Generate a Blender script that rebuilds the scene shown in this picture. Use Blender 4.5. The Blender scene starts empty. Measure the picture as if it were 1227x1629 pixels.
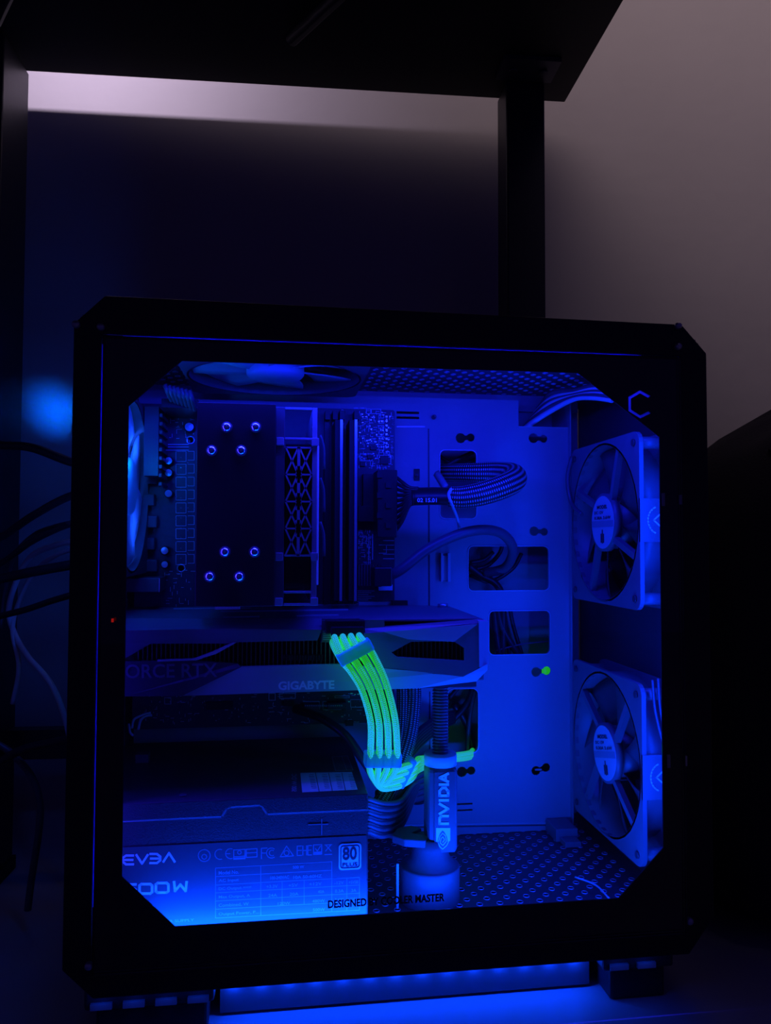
import bpy, bmesh, math, random
from mathutils import Vector, Matrix
from mathutils.geometry import tessellate_polygon
random.seed(7)
S = bpy.context.scene
C = S.collection
PI = math.pi
R = math.radians

# ------------------------------------------------------------------ camera
EYE = Vector((0.0, -0.45, 0.288)); FPX = 1230.0
yaw, pit, rol = R(7.87), R(2.23), R(0.15)
Fv = Vector((math.sin(yaw)*math.cos(pit), math.cos(yaw)*math.cos(pit), math.sin(pit)))
Rv = Vector((math.cos(yaw), -math.sin(yaw), 0)); Uv = Rv.cross(Fv)
Rv, Uv = Rv*math.cos(rol)+Uv*math.sin(rol), Uv*math.cos(rol)-Rv*math.sin(rol)
cd = bpy.data.cameras.new('camera'); cam = bpy.data.objects.new('camera', cd); C.objects.link(cam)
cd.sensor_fit = 'HORIZONTAL'; cd.sensor_width = 36; cd.lens = 36*FPX/1227; cd.clip_start = .01
m = Matrix((Rv, Uv, -Fv)).transposed().to_4x4(); m.translation = EYE; cam.matrix_world = m
S.camera = cam

# ------------------------------------------------------------------ world, exposure, lights
S.view_settings.view_transform = 'Standard'; S.view_settings.look = 'None'
S.view_settings.gamma = 1; S.view_settings.use_curve_mapping = False
S.view_settings.exposure = 0.0
w = bpy.data.worlds.new('world'); S.world = w; w.use_nodes = True
w.node_tree.nodes['Background'].inputs[0].default_value = (.07, .045, .42, 1)
w.node_tree.nodes['Background'].inputs[1].default_value = .085
def area(name, loc, target, col, watt, sx, sy=None, spread=180):
    l = bpy.data.lights.new(name, 'AREA'); l.color = col; l.energy = watt; l.size = sx
    l.shape = 'RECTANGLE' if sy else 'SQUARE'
    if sy: l.size_y = sy
    l.spread = R(spread)
    o = bpy.data.objects.new(name, l); C.objects.link(o); o.location = loc
    d = (Vector(target)-Vector(loc)).normalized()
    up = 'Y'
    o.rotation_euler = d.to_track_quat('-Z', up).to_euler()
    return o
def point(name, loc, col, watt, r=.003):
    l = bpy.data.lights.new(name, 'POINT'); l.color = col; l.energy = watt; l.shadow_soft_size = r
    o = bpy.data.objects.new(name, l); C.objects.link(o); o.location = loc; return o
# room light over the desk, to the right; small lavender lamp standing on the desk near the wall
area('room_lamp', (.30, -.05, 1.32), (.50, .33, 1.07), (1, .80, .82), .90, .85, spread=95)
area('desk_lamp', (-.20, .06, .872), (-.20, .33, .72), (.82, .70, 1), .42, .10, .02, spread=110)
# blue LED strips taped inside the case behind the black border (only the bottom one has a body)
area('led_bottom', (.075, .004, .0645), (.075, .05, .17), (.001, .042, 1), 1.25, .30, .008)
area('led_top', (.075, .010, .397), (.075, .10, .30), (.004, .014, 1), .60, .30, .008)
area('led_front', (.2425, .006, .235), (.16, .14, .235), (.001, .03, 1), .30, .006, .26)
area('edge_fill_top', (.075, .0085, .4075), (.075, 0, .4040), (.03, .015, 1), 1.2, .28, .004)  # unseen lamp added behind the gap to light the top edge line
area('edge_fill_left', (-.1030, .0085, .24), (-.0990, 0, .24), (.03, .015, 1), .60, .004, .28)  # likewise added, with no strip there, for the left edge line
# LED of the rear fan (behind its frosted blades) and of the top fan
for q in range(4):
    point('rear_fan_led_and_fill', (-.1105, .088+.040*math.cos(q*PI/2+.8), .325+.040*math.sin(q*PI/2+.8)), (.01, .09, 1), .085, .004)
area('rear_fan_glow', (-.1185, .135, .352), (-.2085, .318, .412), (.0, .10, 1), .010, .020, spread=13)  # extra lamp added outside the grille for the glow patch on the wall
point('rear_fan_led_and_fill', (-.0935, .070, .345), (.0, .15, 1), .06, .004)  # fill added in front of the hub to brighten the blades
point('top_fan_led', (-.040, .045, .4135), (.0, .14, 1), .045, .004)

# ------------------------------------------------------------------ materials
def mat(name, col, rough=.5, metal=0, bump=0, bscale=800, var=0, vscale=60, spec=.5, emit=None, estr=0):
    m = bpy.data.materials.new(name); m.use_nodes = True; nt = m.node_tree; b = nt.nodes['Principled BSDF']
    b.inputs['Base Color'].default_value = (*col, 1); b.inputs['Roughness'].default_value = rough
    b.inputs['Metallic'].default_value = metal; b.inputs['Specular IOR Level'].default_value = spec
    tc = nt.nodes.new('ShaderNodeTexCoord')
    n = nt.nodes.new('ShaderNodeTexNoise'); n.inputs['Scale'].default_value = vscale; n.inputs['Detail'].default_value = 4
    nt.links.new(tc.outputs['Object'], n.inputs['Vector'])
    mx = nt.nodes.new('ShaderNodeMix'); mx.data_type = 'RGBA'
    v = var or .06
    mx.inputs['A'].default_value = (*[c*(1-v) for c in col], 1); mx.inputs['B'].default_value = (*[min(1, c*(1+v)) for c in col], 1)
    nt.links.new(n.outputs['Fac'], mx.inputs['Factor']); nt.links.new(mx.outputs['Result'], b.inputs['Base Color'])
    if bump:
        n2 = nt.nodes.new('ShaderNodeTexNoise'); n2.inputs['Scale'].default_value = bscale; n2.inputs['Detail'].default_value = 2
        nt.links.new(tc.outputs['Object'], n2.inputs['Vector'])
        bp = nt.nodes.new('ShaderNodeBump'); bp.inputs['Strength'].default_value = bump; bp.inputs['Distance'].default_value = .0005
        nt.links.new(n2.outputs['Fac'], bp.inputs['Height']); nt.links.new(bp.outputs['Normal'], b.inputs['Normal'])
    if emit:
        b.inputs['Emission Color'].default_value = (*emit, 1); b.inputs['Emission Strength'].default_value = estr
    return m
def braid(name, c1, c2, rough=.5, emit=None, estr=0, ku=6, kv=520):
    m = mat(name, c1, rough, emit=emit, estr=estr); nt = m.node_tree; b = nt.nodes['Principled BSDF']
    uv = nt.nodes.new('ShaderNodeUVMap'); sp = nt.nodes.new('ShaderNodeSeparateXYZ'); nt.links.new(uv.outputs[0], sp.inputs[0])
    def M(op, a, bb):
        x = nt.nodes.new('ShaderNodeMath'); x.operation = op
        for i, q in enumerate((a, bb)):
            if q is None: continue
            if isinstance(q, (int, float)): x.inputs[i].default_value = q
            else: nt.links.new(q, x.inputs[i])
        return x.outputs[0]
    a = M('MULTIPLY', sp.outputs[0], ku*2*PI); c = M('MULTIPLY', sp.outputs[1], kv*2*PI)
    s = M('MULTIPLY', M('SINE', M('ADD', a, c), None), M('SINE', M('SUBTRACT', a, c), None))
    f = M('GREATER_THAN', s, .35)
    mx = nt.nodes.new('ShaderNodeMix'); mx.data_type = 'RGBA'
    mx.inputs['A'].default_value = (*c1, 1); mx.inputs['B'].default_value = (*c2, 1)
    nt.links.new(f, mx.inputs['Factor']); nt.links.new(mx.outputs['Result'], b.inputs['Base Color'])
    bp = nt.nodes.new('ShaderNodeBump'); bp.inputs['Strength'].default_value = .5; bp.inputs['Distance'].default_value = .0004
    nt.links.new(s, bp.inputs['Height']); nt.links.new(bp.outputs['Normal'], b.inputs['Normal'])
    return m
def clear(name, tint, diff, fd=.3, rough=.15):
    m = bpy.data.materials.new(name); m.use_nodes = True; nt = m.node_tree
    out = nt.nodes['Material Output']; b = nt.nodes['Principled BSDF']
    b.inputs['Base Color'].default_value = (*diff, 1); b.inputs['Roughness'].default_value = rough
    t = nt.nodes.new('ShaderNodeBsdfTransparent'); t.inputs[0].default_value = (*tint, 1)
    tr = nt.nodes.new('ShaderNodeBsdfTranslucent'); tr.inputs[0].default_value = (*diff, 1)
    a = nt.nodes.new('ShaderNodeMixShader'); a.inputs[0].default_value = .5
    nt.links.new(b.outputs[0], a.inputs[1]); nt.links.new(tr.outputs[0], a.inputs[2])
    x = nt.nodes.new('ShaderNodeMixShader'); x.inputs[0].default_value = fd
    nt.links.new(t.outputs[0], x.inputs[1]); nt.links.new(a.outputs[0], x.inputs[2]); nt.links.new(x.outputs[0], out.inputs[0])
    return m
def glass(name, tint):
    m = bpy.data.materials.new(name); m.use_nodes = True; nt = m.node_tree; nt.nodes.remove(nt.nodes['Principled BSDF'])
    t = nt.nodes.new('ShaderNodeBsdfTransparent'); t.inputs[0].default_value = (*tint, 1)
    g = nt.nodes.new('ShaderNodeBsdfGlossy'); g.inputs['Roughness'].default_value = .03
    fr = nt.nodes.new('ShaderNodeFresnel'); fr.inputs[0].default_value = 1.45
    n = nt.nodes.new('ShaderNodeTexNoise'); n.inputs['Scale'].default_value = 30
    cr = nt.nodes.new('ShaderNodeMath'); cr.operation = 'MULTIPLY'; cr.inputs[1].default_value = .04
    nt.links.new(n.outputs['Fac'], cr.inputs[0]); nt.links.new(cr.outputs[0], g.inputs['Roughness'])
    x = nt.nodes.new('ShaderNodeMixShader'); nt.links.new(fr.outputs[0], x.inputs[0])
    nt.links.new(t.outputs[0], x.inputs[1]); nt.links.new(g.outputs[0], x.inputs[2]); nt.links.new(x.outputs[0], nt.nodes['Material Output'].inputs[0])
    return m
M = dict(
    plaster=mat('plaster', (.62, .56, .55), .85, bump=1.0, bscale=55, var=.10, vscale=5),
    floor=mat('floor_board', (.52, .52, .56), .5, bump=.2, bscale=60, var=.08, vscale=9),
    desk=mat('desk_laminate', (.012, .012, .018), .55, bump=.2, bscale=120, var=.3, vscale=14),
    deskmetal=mat('desk_metal', (.035, .035, .045), .42, .3, bump=.2, bscale=90, var=.2, vscale=20),
    plate=mat('bracket_metal', (.12, .12, .14), .4, .6),
    black=mat('black_paint', (.010, .010, .013), .38, bump=.15, bscale=1200),
    gloss=mat('gloss_black', (.006, .006, .008), .12),
    tray=mat('steel_satin', (.32, .32, .34), .5, .15, bump=.35, bscale=1600, var=.05, vscale=40),
    edge=mat('steel_edge', (.5, .5, .52), .4, .4),
    darksteel=mat('dark_steel', (.06, .06, .07), .45, .3, bump=.2, bscale=900),
    rim=mat('hole_rim_metal', (.40, .36, .50), .4, .3),  # paler than the panels, puts the glints of the holes into the colour
    filt=mat('filter_cloth', (.42, .42, .48), .9, bump=.3, bscale=3000),
    pcb=mat('circuit_board', (.035, .045, .06), .42, var=.35, vscale=220),
    silk=mat('silk_print', (.88, .9, .95), .6),
    solder=mat('solder', (.8, .82, .85), .25, .7),
    chip=mat('chip_plastic', (.012, .012, .014), .4),
    slot=mat('slot_plastic', (.016, .016, .02), .45),
    alum=mat('aluminium', (.6, .6, .62), .3, .7),
    chrome=mat('chrome_cap', (.75, .75, .78), .12, .9),
    coolblack=mat('cooler_top', (.008, .008, .010), .55, .2),
    fins=mat('fin_metal', (.22, .22, .24), .35, .6),
    fanblack=mat('fan_plastic', (.09, .09, .10), .42),
    lattice=mat('lattice_plastic', (.34, .34, .37), .42),
    fangrey=mat('front_fan_plastic', (.15, .155, .17), .4),
    sticker=mat('sticker_paper', (.52, .54, .58), .6),
    ink=mat('print_ink', (.02, .02, .03), .6),
    plastic=mat('shroud_plastic', (.16, .17, .19), .38, bump=.15, bscale=1500),
    plasticlight=mat('shroud_grey', (.42, .44, .48), .36, bump=.15, bscale=1500),
    plasticdark=mat('shroud_dark', (.07, .06, .085), .4),
    letterdim=mat('dim_lettering', (.22, .20, .25), .35),
    letter=mat('pale_lettering', (.92, .95, 1), .6),
    psu=mat('power_supply_paint', (.045, .045, .05), .5, bump=.5, bscale=1800),
    label=mat('label_grey', (.085, .09, .10), .45, var=.05),
    labelprint=mat('label_print', (.30, .32, .36), .5),
    white=mat('white_print', (.85, .87, .9), .5),
    prn=mat('printed_filament', (.10, .11, .125), .5, bump=.2, bscale=500),
    prnlight=mat('pale_filament', (.36, .55, .52), .5),
    rod=mat('threaded_steel', (.22, .22, .26), .3, .6),
    eye=mat('logo_blue', (.75, .95, 1), .5),
    wire=mat('black_wire', (.022, .022, .028), .4),
    wiregrey=mat('grey_wire', (.10, .10, .12), .4),
    wirepale=mat('pale_wire', (.70, .72, .78), .5),
    connector=mat('connector_plastic', (.014, .014, .018), .4),
    sleeve=braid('black_mesh_sleeve', (.02, .02, .026), (.50, .50, .56), .4, ku=7, kv=330),
    # constant green glow added, so the sleeve reads green under the blue lamps
    green=braid('green_sleeve_with_glow', (.02, .55, .30), (.05, .95, .80), .5, emit=(.02, .62, .02), estr=.62, ku=5, kv=430),
    comb=clear('cable_comb_plastic', (.35, .62, 1), (.10, .45, 1), .86, .3),
    frost=clear('frosted_fan_plastic', (.8, .9, 1), (.75, .85, .95), .93, .4),
    diffuser=clear('edge_diffuser', (.7, .75, 1), (.45, .40, .95), .85, .4),
    logo=clear('frosted_logo', (.6, .7, 1), (.8, .8, .95), .85, .5),
    glass=glass('tempered_glass', (.93, .94, .96)),
    led=mat('blue_led', (.1, .2, 1), .4, emit=(.01, .10, 1), estr=9),
    redled=mat('red_led', (1, .05, .02), .4, emit=(1, .02, .01), estr=.25),
    tape=mat('led_tape', (.5, .5, .55), .6),
    cloth=mat('dark_fabric', (.018, .014, .026), .9, bump=1, bscale=500, var=.5, vscale=12),
    rubber=mat('rubber', (.02, .02, .025), .7),
    footblack=mat('foot_plastic', (.03, .03, .035), .5),
    floorrail=mat('rail_plastic', (.12, .12, .14), .45, bump=.2, bscale=300),
)
# leave the glass pane thin and tinted; the print sits on its inner face

# ------------------------------------------------------------------ helpers
def at(u, v, Y):
    r = Fv + Rv*((u-613.5)/FPX) - Uv*((v-814.5)/FPX)
    return EYE + r*((Y-EYE.y)/r.y)
def atx(u, v, X):
    r = Fv + Rv*((u-613.5)/FPX) - Uv*((v-814.5)/FPX)
    return EYE + r*((X-EYE.x)/r.x)
def atz(u, v, Z):
    r = Fv + Rv*((u-613.5)/FPX) - Uv*((v-814.5)/FPX)
    return EYE + r*((Z-EYE.z)/r.z)
ORG = {}
def catmull(pts, k):
    P = [Vector(p) for p in pts]; P = [P[0]*2-P[1]] + P + [P[-1]*2-P[-2]]; out = []
    for i in range(1, len(P)-2):
        a, b, c, d = P[i-1:i+3]
        for j in range(k):
            t = j/k
            out.append(.5*((2*b)+(c-a)*t+(2*a-5*b+4*c-d)*t*t+(3*b-a-3*c+d)*t**3))
    out.append(P[-2]); return out
class MB:
    def __init__(s): s.v = []; s.f = []; s.sm = []; s.uv = {}
    def face(s, ids, smooth=False): s.f.append(tuple(ids)); s.sm.append(smooth)
    def add(s, vs): n = len(s.v); s.v += [Vector(q) for q in vs]; return n
    def box(s, x0, x1, y0, y1, z0, z1, T=None):
        vs = [Vector((x, y, z)) for z in (z0, z1) for y in (y0, y1) for x in (x0, x1)]
        if T: vs = [T @ q for q in vs]
        n = s.add(vs)
        for q in ((0,2,3,1),(4,5,7,6),(0,1,5,4),(2,6,7,3),(0,4,6,2),(1,3,7,5)): s.face([n+i for i in q])
        return s
    def prism(s, loops, f0, f1):   # loops: outer polygon then holes, 2D; f0/f1 map (a,b)->3D
        flat = [p for l in loops for p in l]
        tris = tessellate_polygon([[Vector((p[0], p[1], 0)) for p in l] for l in loops])
        n = s.add([f0(*p) for p in flat]); k = s.add([f1(*p) for p in flat])
        for t in tris: s.face([n+i for i in t]); s.face([k+i for i in reversed(t)])
        o = 0
        for l in loops:
            L = len(l)
            for i in range(L):
                a, b = o+i, o+(i+1) % L; s.face([n+a, n+b, k+b, k+a])
            o += L
        return s
    def plate(s, loops, d0, d1, ax='y'):
        if ax == 'y': return s.prism(loops, lambda a, b: (a, d0, b), lambda a, b: (a, d1, b))
        if ax == 'z': return s.prism(loops, lambda a, b: (a, b, d0), lambda a, b: (a, b, d1))
        return s.prism(loops, lambda a, b: (d0, a, b), lambda a, b: (d1, a, b))
    def cyl(s, p, q, r, r2=None, n=16, caps=True):
        p, q = Vector(p), Vector(q); r2 = r if r2 is None else r2
        d = (q-p).normalized(); u = d.orthogonal().normalized(); w = d.cross(u)
        a = s.add([p+(u*math.cos(2*PI*i/n)+w*math.sin(2*PI*i/n))*r for i in range(n)])
        b = s.add([q+(u*math.cos(2*PI*i/n)+w*math.sin(2*PI*i/n))*r2 for i in range(n)])
        for i in range(n): j = (i+1) % n; s.face((a+i, a+j, b+j, b+i), True)
        if caps: s.face([a+i for i in reversed(range(n))]); s.face([b+i for i in range(n)])
        return s
    def lathe(s, prof, o, d, n=24, close=True, sm=True):
        o = Vector(o); d = Vector(d).normalized(); u = d.orthogonal().normalized(); w = d.cross(u); rows = []
        for r, h in prof: rows.append(s.add([o+d*h+(u*math.cos(2*PI*i/n)+w*math.sin(2*PI*i/n))*max(r, 1e-5) for i in range(n)]))
        for a, b in zip(rows, rows[1:]):
            for i in range(n): j = (i+1) % n; s.face((a+i, a+j, b+j, b+i), sm)
        return s
    def tube(s, pts, r, n=8, k=6, caps=True, rb=None):
        P = catmull(pts, k) if k > 1 else [Vector(p) for p in pts]
        T = [(P[min(i+1, len(P)-1)]-P[max(i-1, 0)]).normalized() for i in range(len(P))]
        u = T[0].orthogonal().normalized(); rows = []; L = 0; ls = []
        for i, p in enumerate(P):
            if i: L += (p-P[i-1]).length
            ls.append(L); u = (u-T[i]*u.dot(T[i])).normalized(); w = T[i].cross(u)
            rr = r if not callable(r) else r(i/(len(P)-1)); r2 = rr if rb is None else rb
            rows.append(s.add([p+u*math.cos(2*PI*j/n)*rr+w*math.sin(2*PI*j/n)*r2 for j in range(n)]))
        for i in range(len(rows)-1):
            a, b = rows[i], rows[i+1]
            for j in range(n):
                q = (j+1) % n; s.uv[len(s.f)] = ((j/n, ls[i]), ((j+1)/n, ls[i]), ((j+1)/n, ls[i+1]), (j/n, ls[i+1]))
                s.face((a+j, a+q, b+q, b+j), True)
        if caps: s.face([rows[0]+j for j in reversed(range(n))]); s.face([rows[-1]+j for j in range(n)])
        return s
    def ball(s, c, r, n=10, sz=1):
        return s.lathe([(r*math.sin(PI*i/6), -r*sz*math.cos(PI*i/6)) for i in range(7)], c, (0, 0, 1), n)
    def strokes(s, lines, wd, F, th=.0002, closed=False):   # flat ribbons on a plane: F(a,b)->3D, wd in a/b units scaled by F
        o = F(0, 0); nrm = (F(1, 0)-o).cross(F(0, 1)-o).normalized()
        for ln in lines:
            P = [F(*p) for p in ln]
            for a, b in zip(P, P[1:]):
                if (b-a).length < 1e-7: continue
                t = (b-a).normalized(); q = nrm.cross(t)*wd/2; e = t*wd*.35
                n = s.add([a-q-e, b-q+e, b+q+e, a+q-e, a-q-e+nrm*th, b-q+e+nrm*th, b+q+e+nrm*th, a+q-e+nrm*th])
                for f in ((0,3,2,1),(4,5,6,7),(0,1,5,4),(1,2,6,5),(2,3,7,6),(3,0,4,7)): s.face([n+i for i in f])
        return s
    def build(s, name, mt, parent=None, loc=None, bevel=0, kind=None):
        o = Vector((0, 0, 0))
        if parent is not None: o = ORG.get(parent.name, Vector((0, 0, 0)))
        elif loc is not None: o = Vector(loc)
        me = bpy.data.meshes.new(name); me.from_pydata([q-o for q in s.v], [], s.f); me.materials.append(mt)
        for p, q in zip(me.polygons, s.sm): p.use_smooth = q
        if s.uv:
            ul = me.uv_layers.new(name='UVMap')
            for fi, c in s.uv.items():
                for li, q in zip(me.polygons[fi].loop_indices, c): ul.data[li].uv = q
        else:
            bm = bmesh.new(); bm.from_mesh(me); bmesh.ops.recalc_face_normals(bm, faces=bm.faces); bm.to_mesh(me); bm.free()
        ob = bpy.data.objects.new(name, me); C.objects.link(ob); ORG[ob.name] = o
        if parent is not None: ob.parent = parent
        else: ob.location = o
        if bevel:
            b = ob.modifiers.new('bevel', 'BEVEL'); b.width = bevel; b.segments = 2; b.limit_method = 'ANGLE'
        if kind: ob['kind'] = kind
        return ob
def tag(o, label, cat, group=None):
    o['label'] = label; o['category'] = cat
    if group: o['group'] = group
    return o
def thing(name, label, cat, loc, group=None, local=False, rot=None):
    o = bpy.data.objects.new(name, None); o.empty_display_size = .02; C.objects.link(o); o.location = loc
    if rot is not None: o.rotation_euler = rot
    ORG[o.name] = Vector((0, 0, 0)) if local else Vector(loc)
    return tag(o, label, cat, group)
def copy_tree(o, parent=None):
    c = o.copy(); C.objects.link(c); ORG[c.name] = ORG.get(o.name, Vector((0, 0, 0)))
    if parent is not None: c.parent = parent
    for ch in list(o.children): copy_tree(ch, c)
    return c
def circ(cx, cy, r, n=24, a0=0): return [(cx+r*math.cos(a0+2*PI*i/n), cy+r*math.sin(a0+2*PI*i/n)) for i in range(n)]
def rrect(x0, x1, z0, z1, r, n=4):
    out = []
    for cx, cz, a in ((x1-r, z1-r, 0), (x0+r, z1-r, PI/2), (x0+r, z0+r, PI), (x1-r, z0+r, 3*PI/2)):
        out += [(cx+r*math.cos(a+PI/2*i/n), cz+r*math.sin(a+PI/2*i/n)) for i in range(n+1)]
    return out
def frameY(u0, v0, u1, v1, Y):    # frame on a plane facing the camera, (0,0) lower left and (1,1) upper right
    a = at(u0, v1, Y); b = at(u1, v0, Y)
    return lambda s, t: Vector((a.x+(b.x-a.x)*s, Y, a.z+(b.z-a.z)*t))
PEND = []
def text(body, F, mt, parent, name='lettering', bold=.02, th=.0002):
    cu = bpy.data.curves.new(name, 'FONT'); cu.body = body; cu.size = 1; cu.offset = bold; cu.resolution_u = 3
    ob = bpy.data.objects.new('tmp', cu); C.objects.link(ob); PEND.append((ob, F, mt, parent, name, th))
def flush_text():
    dg = bpy.context.evaluated_depsgraph_get(); dg.update()
    for ob, F, mt, parent, name, th in PEND:
        me = ob.evaluated_get(dg).to_mesh()
        vs = [q.co.copy() for q in me.vertices]; fs = [tuple(p.vertices) for p in me.polygons]
        x0 = min(q.x for q in vs); x1 = max(q.x for q in vs); y0 = min(q.y for q in vs); y1 = max(q.y for q in vs)
        o = F(0, 0); nrm = (F(1, 0)-o).cross(F(0, 1)-o).normalized()*th
        b = MB(); b.add([F((q.x-x0)/(x1-x0), (q.y-y0)/(y1-y0))+nrm for q in vs])
        for f in fs: b.face(f)
        b.build(name, mt, parent)
    for ob, *_ in PEND:
        cu = ob.data; bpy.data.objects.remove(ob); bpy.data.curves.remove(cu)
def perforated(x0, x1, y0, y1, z0, z1, px_=.0135, py_=.0075, r=.0020, rim=None, up=1):
    b = MB(); rows = int((y1-y0)/py_); cols = int((x1-x0)/px_)
    for z, fl in ((z0, 0), (z1, 1)):
        pass
    for j in range(rows):
        ya = y0+j*py_; yb = y1 if j == rows-1 else ya+py_; off = px_/2 if j % 2 else 0
        cuts = [x0+off+i*px_ for i in range(cols+1) if x0+off+i*px_ < x1-px_*.3]
        if off: b.box(x0, cuts[0], ya, yb, z0, z1)
        for i in range(len(cuts)-1):
            xa, xb = cuts[i], cuts[i+1]; cx, cy = (xa+xb)/2, (ya+yb)/2
            sq = [(xb, cy), (xb, yb), (cx, yb), (xa, yb), (xa, cy), (xa, ya), (cx, ya), (xb, ya)]
            ci = [(cx+r*math.cos(q*PI/4), cy+r*math.sin(q*PI/4)) for q in range(8)]
            n = b.add([(*p, z0) for p in sq+ci]+[(*p, z1) for p in sq+ci])
            if rim is not None:
                zz = z1 if up > 0 else z0; rim.lathe([(r, 0), (r, .0005*up), (r+.0002, .0005*up), (r+.0003, 0)], (cx, cy, zz), (0, 0, 1), 8)
            for q in range(8):
                t = (q+1) % 8
                b.face((n+q, n+t, n+8+t, n+8+q)); b.face((n+16+q, n+24+q, n+24+t, n+16+t)); b.face((n+8+q, n+8+t, n+24+t, n+24+q))
        b.box(cuts[-1], x1, ya, yb, z0, z1)
    return b

# ------------------------------------------------------------------ room: wall and floor
ROT = R(-2.44)                       # the case stands turned 2.4 degrees against the desk and wall
def room(name, b, mt):
    o = b.build(name, mt); o.location = (0, -.45, 0); o.rotation_euler = (0, 0, ROT); o['kind'] = 'structure'; return o
b = MB(); b.box(-1.6, 2.4, .765, .80, -.01, 2.4); room('wall_back', b, M['plaster'])
b = MB(); b.box(-1.6, 2.4, -1.4, .765, -.02, 0); room('floor', b, M['floor'])

# ------------------------------------------------------------------ desk
t = thing('desk', 'black desk standing over the computer, its underside at the top of the photo', 'desk', (0, -.45, 0), local=True, rot=(0, 0, ROT))
DZ = .718
b = MB(); b.box(-.80, .2435, .03, .72, DZ, DZ+.018); b.build('desktop', M['desk'], t, bevel=.001)
b = MB(); b.box(.176, .2125, .684, .719, .012, DZ-.003); b.build('leg', M['deskmetal'], t, bevel=.002)
b = MB(); b.box(-.330, -.2600, .66, .719, .012, DZ-.003); b.build('leg', M['deskmetal'], t, bevel=.002)
for x0, x1 in ((.176, .2125), (-.33, -.26)):
    b = MB(); b.box(x0-.002, x1+.002, .658 if x0 < 0 else .682, .7205, .001, .012); b.build('foot_cap', M['rubber'], t)
b = MB(); b.box(.166, .218, .652, .684, DZ-.004, DZ); b.cyl((.178, .668, DZ-.006), (.178, .668, DZ-.004), .004); b.cyl((.206, .668, DZ-.006), (.206, .668, DZ-.004), .004)
b.build('mounting_plate', M['plate'], t)
b = MB(); b.cyl((-.02, .64, DZ-.007), (.14, .40, DZ-.007), .006, n=10); b.cyl((-.26, .64, DZ-.007), (-.10, .40, DZ-.007), .006, n=10)
b.build('brace', M['deskmetal'], t)
b = MB(); b.box(-.262, .178, .700, .714, .10, .125); b.build('crossbar', M['deskmetal'], t)

# ------------------------------------------------------------------ computer case
X0, X1, Z0, Z1 = -.1150, .2660, .0380, .4270
case = thing('computer_case', 'black computer case with an octagonal glass side window, on the floor under the desk', 'computer case', (.075, .10, 0))
CH = .0165
outer = [(X0+CH, Z0), (X1-CH, Z0), (X1, Z0+CH*1.3), (X1, Z1-CH*1.2), (X1-CH, Z1-.002), (X0+CH, Z1), (X0, Z1-CH), (X0, Z0+CH)]
PX0, PX1, PZ0, PZ1 = -.0985, .2470, .0520, .4035       # side panel opening
g = .0013
b = MB(); b.plate([outer, [(PX0-g, PZ0-g), (PX1+g, PZ0-g), (PX1+g, PZ1+g), (PX0-g, PZ1+g)]], 0, .005); b.build('outer_frame', M['black'], case, bevel=.0008)
# corner beams run the depth of the case
def corner(pts, nm='corner_beam'): bb = MB(); bb.plate([pts], .005, .205); bb.build(nm, M['black'], case)
corner([(X0, Z1-.030), (X0+.002, Z1-.030), (X0+.002, Z1-CH-.001), (X0+CH+.001, Z1-.002), (X0+.034, Z1-.002), (X0+.034, Z1), (X0+CH, Z1), (X0, Z1-CH)])
corner([(X1-.03, Z1-.004), (X1-CH-.001, Z1-.004), (X1-.002, Z1-CH*1.2-.001), (X1-.002, Z1-.034), (X1, Z1-.034), (X1, Z1-CH*1.2), (X1-CH, Z1-.002), (X1-.03, Z1-.002)])
corner([(X0, Z0+CH), (X0+CH, Z0), (X0+.03, Z0), (X0+.03, Z0+.002), (X0+CH+.001, Z0+.002), (X0+.002, Z0+CH+.001), (X0+.002, Z0+.03), (X0, Z0+.03)])
corner([(X1, Z0+CH*1.3), (X1, Z0+.034), (X1-.002, Z0+.034), (X1-.002, Z0+CH*1.3+.001), (X1-CH-.001, Z0+.002), (X1-.03, Z0+.002), (X1-.03, Z0), (X1-CH, Z0)])
b = MB(); b.box(X0+.034, X1-.03, .005, .02, Z1-.003, Z1-.001); b.box(X0+.034, X1-.03, .19, .205, Z1-.003, Z1-.001)
for i in range(9): xx = X0+.034+i*(.315/9)+.012; b.box(xx, xx+.006, .02, .19, Z1-.003, Z1-.001)
b.build('top_grille', M['black'], case)
b = MB(); b.box(X1-.002, X1, .005, .205, Z0+.034, Z1-.034); b.build('front_panel', M['black'], case)
rm = MB(); b = perforated(-.112, .262, .006, .200, .0520, .0535, rim=rm); rm.build('hole_rims', M['rim'], case, kind='stuff'); b.build('floor_panel', M['darksteel'], case)
b = MB(); b.box(-.108, .258, .009, .198, .0500, .0508); b.build('dust_filter', M['filt'], case)
b = MB(); b.box(-.099, .236, .006, .204, Z0+.0002, Z0+.002); b.build('bottom_plate', M['black'], case)
rm = MB(); b = perforated(-.112, .262, .006, .200, .4160, .4172, rim=rm, up=-1); rm.build('hole_rims', M['rim'], case, kind='stuff'); b.build('top_panel', M['darksteel'], case)
b = MB(); b.box(-.108, .258, .009, .198, .4180, .4186); b.build('dust_filter', M['filt'], case)
b = MB(); b.box(X0+.004, X1-.004, .203, .205, Z0+.004, Z1-.006); b.build('far_side_panel', M['tray'], case)
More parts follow.
